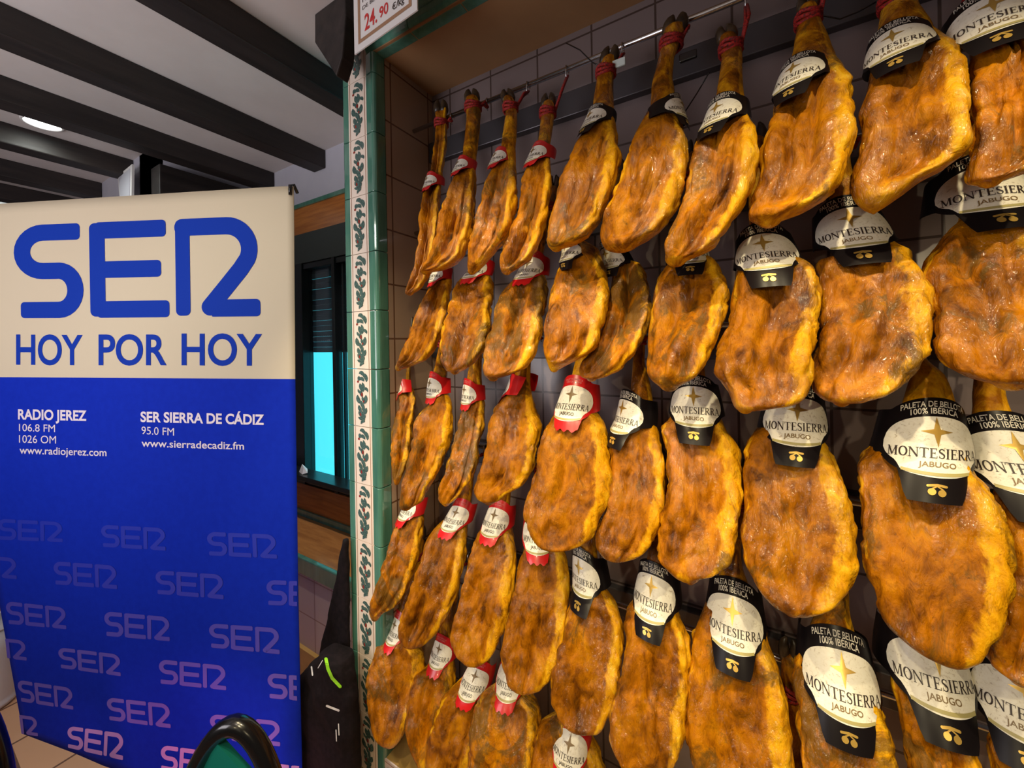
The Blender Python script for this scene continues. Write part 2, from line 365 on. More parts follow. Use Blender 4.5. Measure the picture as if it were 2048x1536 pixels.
# green glazed corner tiles: left strip, right bullnose (front and reveal), lintel
def green_column(name, x0, x1, reveal):
    mb = MB(); z = ZS-.0; k = 0; th = .2275
    zt = ZC+.115 if not reveal else ZC+.0
    zz = H-1.575-.11
    edges = [zz+th*i for i in range(14)]
    for e0 in edges:
        a, b = max(e0+.0012, zz), min(e0+th-.0012, zt)
        if b-a < .01: continue
        if reveal:   # rounded corner profile
            r = .016; pr = [(x0, 1.02), (x0, .996), (x1-r, .992)]+[(x1-r+r*math.sin(q), .992+r-r*math.cos(q)) for q in (PI/8, PI/4, 3*PI/8, PI/2)]+[(x1, 1.049), (x1-.02, 1.049)]
        else:
            r = .01; pr = [(x1, 1.02), (x1, .997), (x0+r, .994)]+[(x0+r-r*math.sin(q), .994+r-r*math.cos(q)) for q in (PI/4, PI/2)]+[(x0, 1.3), (x0+.02, 1.3)]
        mb.prism([(p[0], p[1], a) for p in pr], (0, 0, b-a))
    return struct(bevel(mb.build(name, M['green']), .002, 2))
green_column('trim_1', -1.370, -1.332, False)
green_column('trim_2', -1.225, XN, True)
mb = MB()
for i in range(13):                                     # lintel
    x0 = -1.225+.2275*i+.001; x1 = x0+.2255; r = .02
    pr = [(1.049, ZC-.001), (.992+r, ZC-.001)]+[(.992+r-r*math.sin(q), ZC+r-r*math.cos(q)) for q in (PI/6, PI/3, PI/2)]+[(.992, ZC+.045), (1.0, ZC+.05), (.984, ZC+.062), (.984, ZC+.115), (1.049, ZC+.115)]
    mb.prism([(x0, p[0], p[1]) for p in pr], (x1-x0, 0, 0))
struct(bevel(mb.build('trim_3', M['green']), .002, 2))
# decorated ivory strip
def leaf(cx, cy, ang, ln, wd, bend, n=7):
    pts = []; x = y = 0; a = math.radians(ang); P = [(cx, cy)]
    for i in range(n-1):
        a += math.radians(bend)/(n-1); cx += ln/(n-1)*math.cos(a); cy += ln/(n-1)*math.sin(a); P.append((cx, cy))
    return ribbon(P, [1.08*wd*(.12+math.sin(PI*i/(n-1))**.8) for i in range(n)], False)
MOTIF = [  # x,y in tile units (width 1, height 2.16, y up), angle, length, width, bend
 (.36,1.98,60,.34,.13,-150),(.52,1.96,10,.40,.15,-110),(.40,1.88,200,.16,.08,60),(.30,1.72,70,.26,.11,-100),(.62,1.70,110,.28,.12,80),
 (.40,1.62,-80,.34,.15,30),(.52,1.66,-60,.36,.13,-40),(.60,1.42,40,.26,.10,-120),(.46,1.36,-100,.26,.13,40),(.30,1.40,-70,.20,.09,30),
 (.28,1.18,-100,.36,.16,60),(.70,1.20,-80,.38,.16,-60),(.52,1.14,-90,.20,.09,20),(.44,.98,-60,.24,.11,-40),(.34,.80,-90,.30,.14,50),
 (.58,.86,-110,.30,.12,30),(.72,.72,-100,.32,.14,-50),(.32,.56,-60,.30,.13,40),(.52,.58,-90,.22,.12,0),(.66,.46,-120,.26,.12,-40),
 (.30,.34,-30,.28,.10,40),(.64,.30,200,.30,.09,40),(.42,.20,-10,.22,.07,30)]
MRED = [(.36,1.70,190,.10,.07,40),(.50,1.28,-90,.16,.07,10),(.40,.52,-70,.14,.06,0),(.58,1.0,-80,.1,.05,0)]
def decor_strip(name, org, du, dv, width, tiles, th=.2275, nrm=(0, -1, 0)):
    """strip of painted tiles: org = lower corner, du across, dv along"""
    mb = MB(); du = Vector(du); dv = Vector(dv); nv = Vector(nrm); o = Vector(org)
    for i in range(tiles):
        q = o+dv*(th*i)
        mb.prism([q+dv*.0012, q+du*width+dv*.0012, q+du*width+dv*(th-.0012), q+dv*(th-.0012)], nv*-.02, 0)
        s = width
        for xl in (.09, .91):
            mb.add([q+du*(s*(xl-.012))+nv*.0006+dv*.002, q+du*(s*(xl+.012))+nv*.0006+dv*.002, q+du*(s*(xl+.012))+nv*.0006+dv*(th-.002), q+du*(s*(xl-.012))+nv*.0006+dv*(th-.002)], [(0, 1, 2, 3)], 3)
        for lst, mi in ((MOTIF, 1), (MRED, 2)):
            for j, m_ in enumerate(lst):
                v, f = leaf(*m_); mb.add([q+du*(s*(a*1.12-.06))+dv*(th/2.16*bb)+nv*(.0007+.00006*j+.001*(mi-1)) for a, bb in v], f, mi)
    return struct(mb.build(name, [M['decor'], M['motif'], M['motifr'], M['line']], fix=False))
decor_strip('trim_4', (-1.332, .996, H-1.575-.11), (1, 0, 0), (0, 0, 1), .107, 13)
decor_strip('trim_5', (-1.225, .996, ZS-.11), (0, 0, 1), (1, 0, 0), .107, 11)
struct(MB().box((-1.332, 1.016, 0), (XN-.03, 1.10, ZC+.1)).build('trim_6', M['grout']))
# window wall left of the pillar, with a return and the nearer stretch of wall
zt1 = atY(640, 395.5, WWY).z; zt2 = atY(640, 403.7, WWY).z; zw = atY(640, 457.6, WWY).z; zb = atY(640, 519, WWY).z
zf = atY(640, 978, WWY).z; zt3 = atY(640, 1031, WWY).z; zl = atY(640, 1044, WWY).z
XWL = -3.15; XP = -1.36
struct(MB().box((XWL-.1, WWY, zt1), (XP, WWY+.08, ZCE)).build('wall_window_upper', M['wallp']))
struct(MB().box((XWL-.1, WWY-.012, zt2), (XP, WWY+.08, zt1)).build('trim_7', M['green']))
struct(MB().box((XWL-.1, WWY, zw), (XP, WWY+.08, zt2)).build('wall_window_panel', M['wood']))
struct(MB().box((XWL-.1, WWY, zt3), (XP, WWY+.08, zf)).build('wall_window_lower', M['wood']))
struct(MB().box((XWL-.1, WWY-.012, zl), (XP, WWY+.08, zt3)).build('trim_8', M['green']))
struct(MB().box((XWL-.15, .91, 0), (XWL, WWY+.1, ZCE)).build('wall_return', M['wallp']))
struct(MB().box((-9, .91, 0), (XWL, .98, ZCE)).build('wall_left', M['wallp']))
# ledge under the window
ZBB = atY(607, 1290, 1.2).z
YL = 1.20; zl = atY(640, 1130, YL).z
struct(MB().box((XWL, YL+.012, zl-.03), (XP, WWY+.08, zl)).build('trim_10', noisy('ledge_wood', (.30, .13, .04), (.44, .20, .06), 5, .22, 0, (1, 6, 1))))
struct(bevel(MB().box((XWL, YL-.012, atY(640, 1163, YL).z), (XP, YL+.014, zl+.002)).build('trim_11', M['green']), .006, 3))
struct(MB().box((XWL, YL, ZBB), (XP, YL+.04, atY(640, 1163, YL).z)).build('wall_ledge_front', M['tile_white']))
struct(MB().box((XWL, YL-.02, 0), (XP, YL+.04, ZBB)).build('baseboard_ledge', M['ochre']))
# window: shutter box, frame, sashes, shutter, glass and daylight
yw = WWY+.05
xa = atY(600, 700, yw).x; xb = XP
struct(MB().box((XWL, WWY+.0, zb), (XP, WWY+.08, zw)).build('window_1', M['shutterbox']))
win = MB()
zft = zb; zfb = zf
def wx(px): return atY(px, 700, WWY+.03).x
x_l = wx(614); x_g1 = wx(622); x_g2 = wx(673); x_m = wx(679)
win.box((XWL, WWY, zfb), (x_l, WWY+.08, zft))
win.box((x_l, WWY+.01, zft-.04), (XP, WWY+.06, zft)); win.box((x_l, WWY+.01, zfb), (XP, WWY+.06, zfb+.075))
win.box((x_g2, WWY+.0, zfb), (x_m, WWY+.055, zft)); win.box((x_m+.03, WWY+.03, zfb), (x_m+.045, WWY+.055, zft))
wo = struct(bevel(win.build('window_2', M['alu']), .003))
gl = MB().box((x_l, WWY+.05, zfb+.07), (XP, WWY+.054, zft-.03)).build('pane', M['glass']); gl.parent = wo
zsh = atY(650, 705, WWY+.07).z
sl = MB(); k = 0; z = zsh
while z < zft:
    sl.box((x_l-.05, WWY+.075+.004*(k % 2), z+.001), (XP+.02, WWY+.085, z+.0365)); z += .036; k += 1
so = bevel(sl.build('roller_shutter', M['slat']), .004); so.parent = wo
sh = MB()
for r_, z_ in enumerate((.075, .11, .215, .32, .355)):
    for i in range(9): 
        xx = x_g1+.012+i*.021; sh.box((xx, WWY+.0735, zsh+z_+.002), (xx+.004, WWY+.0745, zsh+z_+.0045))
ho = sh.build('light_slot', M['reflect']); ho.parent = wo
struct(MB().box((XWL, WWY+.22, .8), (XP+.4, WWY+.24, ZCE)).build('wall_outdoor_light', M['day']))
# fringe of paper on the sill
zsl = atY(607, 946, 1.43).z
struct(bevel(MB().box((XWL, 1.385, zsl-.03), (XP, WWY, zsl)).build('trim_12', M['alu']), .004))
p0 = atY(607, 946, 1.43); p0.z = zsl+.0205; nap = MB()
nap.add([p0+Vector(v) for v in ((-.05,0,-.02),(.02,-.02,-.02),(.045,.0,-.012),(.0,.03,-.015),(-.03,.01,.03),(.01,-.005,.022),(.02,.015,.005))], [(0,1,5,4),(1,2,5),(2,6,5),(4,5,6,3),(0,4,3)])
tag(nap.build('napkin', M['card']), 'crumpled white paper napkin at the bottom of the dark window', 'napkin')

# ceiling beams
BW, BD = .12, .115
for i, (px, py) in enumerate(((560, 67), (300, 139.4), (300, 256), (150, 285.5), (100, 340), (80, 382), (40, 402))):
    x1 = onH(px, py, 1.246).x
    y1 = WWY if x1 > XWL else .91
    o = MB().box((x1-BW, -3, ZCE-BD), (x1, y1, ZCE)).build('trim_%d' % (20+i), M['beam']); struct(bevel(o, .006))
struct(bevel(MB().box((XWL+.0, .92, H+.925), (XWL+.14, WWY, H+1.13)).build('trim_30', M['beam']), .006))
# heavy dark beam with a shaped end over the niche
pr = [atY(x, y, .866) for x, y in ((628, 27), (628, 84), (657, 129), (671, 152), (683, 112), (690, 30))]
pr = [(pr[0].x, ZCE)]+[(p.x, min(p.z, ZCE)) for p in pr[1:]]+[(pr[-1].x, ZCE)]
struct(bevel(MB().prism([(p[0], .868, p[1]) for p in pr], (0, .05, 0)).build('trim_31', M['beam']), .005))
# ceiling lights
def downlight(px, py, r, m, label):
    p = onH(px, py, 1.241)
    t = empty('ceiling_light', (p.x, p.y, ZCE-.001), label, 'ceiling light', 'recessed ceiling lights')
    ring = MB().tube([(p.x+(r+.008)*math.cos(a*PI/16), p.y+(r+.008)*math.sin(a*PI/16), ZCE-.006) for a in range(32)], .007, 8, closed=True).build('rim', M['card'], None, True)
    d = MB().prism([(p.x+r*math.cos(a*PI/16), p.y+r*math.sin(a*PI/16), ZCE-.006) for a in range(32)], (0, 0, .005)).build('diffuser', m)
    adopt(t, ring, d)
    lamp('ceiling_light_glow', 'SPOT', (p.x, p.y, ZCE-.03), 7, (.95, 1, .93), (p.x, p.y, 0), shadow_soft_size=.06, spot_size=math.radians(165), spot_blend=.6)
downlight(85, 246, .064, M['lampon'], 'round white recessed ceiling light between two dark beams, nearer one')
downlight(6, 394, .064, M['lampon2'], 'bluish recessed ceiling light just above the banner at the left edge')
# small framed sheet on the far wall and bottle lamp under the low beam
c4 = [atY(235, 352, .86), atY(264, 328, .86), atY(263, 400, .86), atY(240, 400, .86)]
t = empty('notice', (c4[3].x, .86, c4[3].z), 'small white framed notice hanging beside the low dark beam above the banner', 'notice')
f1 = MB().prism(c4, (0, .012, 0)).build('frame', M['card'])
cc = sum(c4, Vector())/4; f2 = MB().prism([cc+(p-cc)*.78+Vector((0, -.004, 0)) for p in c4], (0, .004, 0)).build('sheet', mat('notice_grey', (.55, .56, .62), .5))
adopt(t, f1, f2)
q = atY(305, 383, 1.0)
t = empty('wall_lamp', (q.x, q.y, q.z-.05), 'small green glass wall lamp under the low dark beam above the banner', 'lamp')
l1 = MB().tube([q+Vector((0, 0, -.08)), q+Vector((0, 0, -.01)), q+Vector((0, 0, .0)), q+Vector((0, 0, .02))], [.03, .03, .022, .016], 16).build('glass_shade', M['bottlegreen'], None, True)
l2 = MB().tube([q+Vector((-.018, -.03, -.08)), q+Vector((-.018, -.03, .0))], .012, 12).build('bulb', M['card'], None, True)
adopt(t, l1, l2)

# price card at the top of the pillar
zc_ = atY(709, 109, .855)
yr = .94
lo = None
for i in range(175):
    Y_ = .5+.002*i; p = atY(834.5, 19.5, Y_)
    if lo is None or abs(p.z-zc_.z) < abs(lo.z-zc_.z): lo = p
A0 = zc_; B0 = lo; wv = (B0-A0); wl = wv.length; wu = wv.normalized(); nn = Vector((wu.y, -wu.x, 0)).normalized()
if nn.y > 0: nn = -nn
t = empty('price_card', A0, 'white price card with brown border and red 24,90 figures over the pillar top', 'price card')
hgt = (ZCE-.004-A0.z)/wl; TOP = min(1.05, hgt)
def cardp(u, v, d=0): return A0+wu*(u*wl)+Vector((0, 0, v*wl))+nn*d
cd = MB().prism([cardp(0, 0), cardp(1, 0), cardp(1, TOP-(B0.z-A0.z)/wl), cardp(0, TOP)], -nn*.004).build('card', M['card'])
bd = MB(); m0, m1 = .075, .115
for (u0, v0, u1, v1) in ((m0, m0, 1-m0, m1), (m0, TOP-m1, 1-m0, TOP-m0), (m0, m1, m1, TOP-m1), (1-m1, m1, 1-m0, TOP-m1)):
    bd.add([cardp(u0, v0, .0008), cardp(u1, v0, .0008), cardp(u1, v1, .0008), cardp(u0, v1, .0008)], [(0, 1, 2, 3)])
bo = bd.build('border', M['brownink'], fix=False)
def cardtext(s, u0, u1, v, h, m, name, off=.01):
    tv, tf = plain_word(s, off); return MB().add([cardp(u0+(u1-u0)*a, v+h*b, .001) for a, b in tv], tf).build(name, m, fix=False)
parts = [cd, bo, cardtext('24.', .19, .40, .17, .17, M['redink'], 'price_lettering', .015), cardtext('90', .44, .58, .185, .11, M['redink'], 'price_lettering', .015),
 cardtext('€/kg', .64, .82, .165, .065, M['ink'], 'unit_lettering'), cardtext('DE BELLOTA', .16, .62, .41, .04, M['ink'], 'small_lettering', 0), cardtext('PALETA', .16, .50, .49, .055, M['ink'], 'small_lettering', 0)]
adopt(t, *parts)

# ================================================================== THE BANNER
def bx_left(y):
    P = [(360, -38), (750, -33), (1000, -24), (1130, -12), (1222, 1), (1330, 21), (1468, 46), (1600, 72)]
    return float(np.interp(y, [p[0] for p in P], [p[1] for p in P]))
def bx_right(y): return float(np.interp(y, [372, 760, 1200, 1536, 1640], [587, 590, 596, 604, 606]))
def bdepth(x, y):
    z = 1.60*(4950+45)/(4950+x)
    cl = max(0, (y-900)/600)*max(0, (330-x)/330); z *= 1+.07*cl
    return z+.004*math.sin(x*.013+y*.002)
def BP(x, y, d=0):                  # a point of the banner's surface, d towards the viewer
    p = atZ(x, y, bdepth(x, y)); n_ = (EYE-p); n_.z = 0; return p+n_.normalized()*d
def top_y(x): return 408-.062*(x+10) if x < 560 else 408-.062*570-.0*(x-560)
def bot_y(x): return float(np.interp(x, [-40, 46, 150, 210, 330, 620], [1452, 1468, 1507, 1533, 1570, 1640]))
NB, NV = 44, 60
def banner_grid(s, t):
    y = 0; x = -10+600*s
    for _ in range(6):
        y = top_y(x)+(bot_y(x)-top_y(x))*t
        x = bx_left(y)+(bx_right(y)-bx_left(y))*s
    return x, y
def seam_t(s):
    lo_, hi = 0, 1
    for _ in range(20):
        m_ = (lo_+hi)/2
        if banner_grid(s, m_)[1] < 754+4*s: lo_ = m_
        else: hi = m_
    return lo_
vs_ = []; fs = []; mi = []
n1, n2 = 16, 44
for j in range(n1+n2+1):
    for i in range(NB+1):
        s = i/NB; ts = seam_t(s); tt = ts*j/n1 if j <= n1 else ts+(1-ts)*(j-n1)/n2
        vs_.append(BP(*banner_grid(s, tt)))
for j in range(n1+n2):
    for i in range(NB):
        a = j*(NB+1)+i; fs.append((a, a+NB+1, a+NB+2, a+1)); mi.append(0 if j < n1 else 1)
ban = MB(); ban.v = [tuple(p) for p in vs_]; ban.f = fs; ban.m = mi
bot = BP(300, 1560)
root = empty('banner', (bot.x, bot.y, 0), 'tall cream and blue radio banner with big blue letters, standing on the left', 'banner')
cloth = ban.build('cloth', [M['cloth'], M['blue']], None, True, fix=False)
sd = cloth.modifiers.new('s', 'SOLIDIFY'); sd.thickness = .0025; sd.offset = -1 if True else 1
parts = [cloth]
def on_banner(name, meshes, mp, m, d=.0018):
    mb = MB()
    for v, f in meshes: mb.add([BP(*mp(a, b), d) for a, b in v], f)
    o = mb.build(name, m, fix=False); parts.append(o); return o
def quad(TL, TR, BL, BR, wd, ht):
    return lambda a, b: (lambda u, v: ((TL[0]*(1-u)+TR[0]*u)*(1-v)+(BL[0]*(1-u)+BR[0]*u)*v, (TL[1]*(1-u)+TR[1]*u)*(1-v)+(BL[1]*(1-u)+BR[1]*u)*v))(a/wd, b/ht)
S_, E_, R_ = logo_parts()
# big logo: every letter follows its own corners
on_banner('large_letter', [S_], quad((27, 451), (27+496*.985, 432), (30, 636), (27+496*.985, 634), 496, 190), M['royal'])
on_banner('large_letter', list(E_), quad((27, 451), (27+496, 431), (32, 637), (27+496, 632), 496, 190), M['royal'])
on_banner('large_letter', list(R_), quad((30, 451), (27+496, 431), (30, 637), (27+500, 632), 496, 190), M['royal'])
def mixc(f): b = (.0035, .024, .44); l = (.72, .42, .80); return tuple(b[i]*(1-f)+l[i]*f for i in range(3))
def small(TL, TR, BL, BR, f, only=None):
    k = 'lil%.3f' % f
    if k not in M: M[k] = mat('banner_lilac', mixc(f), .6)
    L = [S_]+list(E_)+list(R_)
    if only == 'R': L = list(R_)
    if only == 'SE': L = [S_]+[E_[3]]+[ribbon([(206, 17), (170, 17)], 33, False), ribbon([(206, 95), (166, 95)], 33, False), ribbon([(206, 174), (172, 174)], 33, False)]
    on_banner('small_logo', L, quad(TL, TR, BL, BR, 496, 190), M[k])
small((-4, 1037), (126, 1044), (-4, 1079), (127, 1084), .010); small((202, 1049), (332, 1056), (203, 1093), (333, 1101), .014); small((414, 1063), (553, 1069), (415, 1110), (556, 1117), .018)
small((-92, 1106), (34, 1116), (-92, 1148), (35, 1158), .025, 'R'); small((107, 1122), (234, 1131), (108, 1168), (236, 1178), .03); small((311, 1140), (448, 1149), (312, 1187), (449, 1198), .04); small((533, 1159), (680, 1166), (533, 1209), (680, 1216), .055, 'SE')
small((11, 1202), (133, 1215), (15, 1247), (134, 1258), .09); small((208, 1222), (341, 1234), (210, 1271), (341, 1282), .11); small((418, 1246), (560, 1256), (419, 1294), (561, 1308), .12)
small((-67, 1268), (52, 1281), (-60, 1308), (55, 1321), .13, 'R'); small((116, 1294), (242, 1309), (119, 1335), (243, 1352), .16); small((318, 1318), (453, 1331), (318, 1366), (454, 1380), .18); small((535, 1345), (675, 1358), (536, 1395), (676, 1408), .2, 'SE')
small((34, 1359), (146, 1376), (40, 1402), (148, 1419), .2); small((213, 1394), (341, 1408), (216, 1439), (343, 1456), .24); small((420, 1427), (562, 1442), (420, 1476), (562, 1492), .27)
small((-30, 1420), (75, 1434), (-20, 1460), (77, 1472), .28, 'R'); small((136, 1451), (249, 1467), (133, 1494), (247, 1520), .75); small((323, 1489), (447, 1506), (319, 1538), (445, 1560), .8); small((540, 1525), (680, 1540), (540, 1575), (680, 1590), .8, 'SE')
def btext(s, x0, x1, yb0, yb1, cap, m, off=.005, name='lettering'):
    v, f = plain_word(s, off); on_banner(name, [(v, f)], lambda a, b: (x0+(x1-x0)*a, yb0+(yb1-yb0)*a-cap*b), m)
btext('HOY', 32, 165, 728, 729, 59, M['royal'], .018, 'slogan_lettering'); btext('POR', 197, 333, 729, 729, 60, M['royal'], .018, 'slogan_lettering'); btext('HOY', 363, 524, 729, 730, 62, M['royal'], .018, 'slogan_lettering')
W_ = M['print_white']
btext('RADIO JEREZ', 36, 173, 838, 841, 20, W_, .03); btext('106.8 FM', 38, 110, 862, 864, 14.5, W_, 0); btext('1026 OM', 38, 112, 885, 887, 15, W_, 0); btext('www.radiojerez.com', 39, 213, 907, 912, 14.5, W_, .012)
btext('SER SIERRA DE CÁDIZ', 281, 528, 843, 849, 20, W_, .03); btext('95.0 FM', 283, 348, 868, 871, 15, W_, 0); btext('www.sierradecadiz.fm', 283, 488, 893, 899, 14.5, W_, .012)
# tie at the corner and the light stand behind the cloth
tp = BP(580, 374); pb = BP(300, 1560, -.10); pt = BP(300, 400, -.06)
tie = MB().tube([tp+Vector((0, 0, -.03))+(EYE-tp).normalized()*.006, tp+(EYE-tp).normalized()*.012+Vector((0, 0, .006)), tp+Vector((.008, .01, .01)), tp+Vector((.014, .02, -.02))], .006, 8).build('corner_tie', M['gloss'], None, True)
pole = MB().tube([(pb.x, pb.y, .012), (pt.x, pt.y, pt.z)], .012, 12).build('pole', M['dsteel'], None, True)
tl = banner_grid(.01, .01); tr = banner_grid(.985, .005)
rail = MB().tube([BP(tl[0], tl[1]+11, -.02), BP(150, top_y(150)+11, -.02), BP(300, top_y(300)+11, -.02), BP(450, top_y(450)+11, -.02), BP(tr[0], tr[1]+11, -.02)], .006, 10).build('top_rail', M['dsteel'], None, True)
arm = MB().tube([pt, pt+Vector((0, 0, -.12)), BP(300, top_y(300)+11, -.02)], .007, 8).build('stand_arm', M['dsteel'], None, True)
ft = MB()
for a in (20, 140, 260): ft.tube([(pb.x, pb.y, .02), (pb.x+.16*math.cos(math.radians(a)), pb.y+.16*math.sin(math.radians(a)), .01)], .009, 8)
feet = ft.build('foot', M['dsteel'], None, True)
adopt(root, *(parts+[tie, pole, rail, arm, feet]))

# ================================================================== THE HAMS
CR = {'A': (780, 100, 3.072), 'B': (1150, 0, 3.073), 'C': (1550, 0, 3.072), 'D': (760, 480, 3.072), 'E': (1150, 480, 3.072), 'F': (1548, 480, 3.072),
      'G': (700, 940, 2.578), 'H': (1100, 940, 2.578), 'I': (1548, 940, 2.578), 'P': (0, 0, 1)}
RODS = [.911, .475, .04, -.395, -.83]       # rail heights above the lens
RODY = 1.20
DP = [(-.1, 1.175), (0, 1.165), (.15, 1.12), (.25, 1.075), (.35, 1.02), (.5, .955), (.68, .925), (.9, .915)]
def yprof(drop): return float(np.interp(drop, [p[0] for p in DP], [p[1] for p in DP]))
def locate(px, py, row, d):
    Y = 1.0
    for _ in range(12):
        p = atY(px, py, Y); Y = .5*Y+.5*(yprof(RODS[row]+H-p.z)+d)
    return atY(px, py, Y)

BRAND = serif_word('MONTESIERRA')
SW = {}
def label_piece(kind):
    """flat artwork of a label: list of (name, material, verts(u right, v down), faces, lift)"""
    if kind in SW: return SW[kind]
    out = []
    card = M['blackcard'] if kind == 'black' else M['redcard']
    top = M['cream'] if kind == 'black' else M['pinkink']
    def tx(wd, hh, uc, vbase, word, arch=0, off=.006):
        v, f = word; return [(uc+(a-.5)*wd, vbase-b*hh+arch*((a-.5)*2)**2) for a, b in v], f
    # oval with the ribbon's notched foot
    ov = []
    for k in range(41):
        a = PI*(1+k/40); ov.append((.060*math.cos(a), .002+.043*math.sin(a)))
    ov += [(.060*math.cos(a), .002+.026*math.sin(a)) for a in (.12*PI, .2*PI)]
    ov += [(.043, .020), (.040, .025), (.036, .032), (.018, .036), (0, .037), (-.018, .036), (-.036, .032), (-.040, .025), (-.043, .020)]
    ov += [(-.060*math.cos(a), .002+.026*math.sin(a)) for a in (.2*PI, .12*PI)]
    # as vertical slices so it can bend
    xs = np.linspace(-.0595, .0595, 33); V = []; Fs = []
    for x in xs:
        c = math.sqrt(max(0, 1-(x/.060)**2)); vt = .002-.043*c; ax = abs(x)
        if ax > .043: vb = .002+.026*math.sqrt(max(0, 1-(ax/.060)**2))
        elif ax > .036: vb = .020+(.043-ax)/.007*.012
        else: vb = .032+.005*(1-(ax/.036)**2)
        for k in range(7): V.append((x, vt+(vb-vt)*k/6))
    for i in range(32):
        for k in range(6): a = i*7+k; Fs.append((a, a+1, a+8, a+7))
    out.append(('label_oval', M['oval'], V, Fs, .0012))
    out.append(('brand_lettering', M['ink'], *tx(.104, .0125, 0, .0125, BRAND, .002), .0022))
    out.append(('town_lettering', M['darkgold'] if kind == 'black' else M['ink'], *tx(.038, .0065, 0, .0235, plain_word('JABUGO', .012), .001), .0022))
    st = []
    for k in range(8):
        a = k*PI/4-PI/2; r = (.0195 if k in (0, 4) else .0165) if k % 2 == 0 else .0048; st.append((r*math.cos(a), -.021+r*math.sin(a)))
    out.append(('star', M['gold'] if kind == 'black' else M['darkgold'], [(0, -.021)]+st, [(0, k+1, (k+1) % 8+1) for k in range(8)], .0026))
    rb = [(x, .0275+.003*(1-(x/.038)**2)) for x in np.linspace(-.036, .036, 13)]+[(x, .0315+.003*(1-(x/.038)**2)) for x in np.linspace(-.036, .036, 13)]
    out.append(('label_ribbon', M['oldgold'], rb, [(i, i+1, i+14, i+13) for i in range(12)], .0024))
    if kind == 'black':
        ws = merge([tx(.074, .0078, 0, -.0545, plain_word('PALETA DE BELLOTA', .012), .009), tx(.052, .0078, 0, -.0450, plain_word('100% IBÉRICA', .012), .0045)])
        out.append(('top_lettering', top, ws[0], ws[1], .0016))
        ac = []
        for cx, cy in ((-.005, .054), (.005, .055)):
            ac.append(poly([(cx+.0042*math.cos(a*PI/6), cy+.0042*math.sin(a*PI/6)) for a in range(12)]))
        ac.append(ribbon([(-.009, .047), (0, .0455), (.009, .047)], .003)); ac.append(ribbon([(-.006, .051), (0, .047), (.006, .051)], .0016))
        v, f = merge(ac); out.append(('acorn_emblem', M['gold'], v, f, .0016))
    else:
        ws = merge([tx(.050, .0042, 0, -.0545, plain_word('PALETA IBÉRICA', .006), .005), tx(.042, .0042, 0, -.0480, plain_word('CEBO DE CAMPO', .006), .003)])
        out.append(('top_lettering', top, ws[0], ws[1], .0016))
    # card
    V = []; Fs = []; xs = np.linspace(-.105, .105, 53); nr = 12
    for x in xs:
        ax = abs(x)
        vt = -.067+ (.020*(ax/.05)**2 if ax < .05 else .020+.10*(ax-.05))
        tabw = .030
        if ax < tabw:
            vb = (.057+.003*math.cos(x*2*PI/.020)) if kind == 'red' else .068
        elif ax < tabw+.008: vb = (.060 if kind == 'red' else .068)-(ax-tabw)/.008*(.022 if kind == 'red' else .030)
        elif ax < .062: vb = .005+.033*math.sqrt(max(0, 1-(ax/.0665)**2))
        else: vb = .018-.12*(ax-.062)
        for k in range(nr): V.append((x, vt+(vb-vt)*k/(nr-1)))
    for i in range(52):
        for k in range(nr-1): a = i*nr+k; Fs.append((a, a+1, a+nr+1, a+nr))
    SW[kind] = (card, V, Fs, out); return SW[kind]

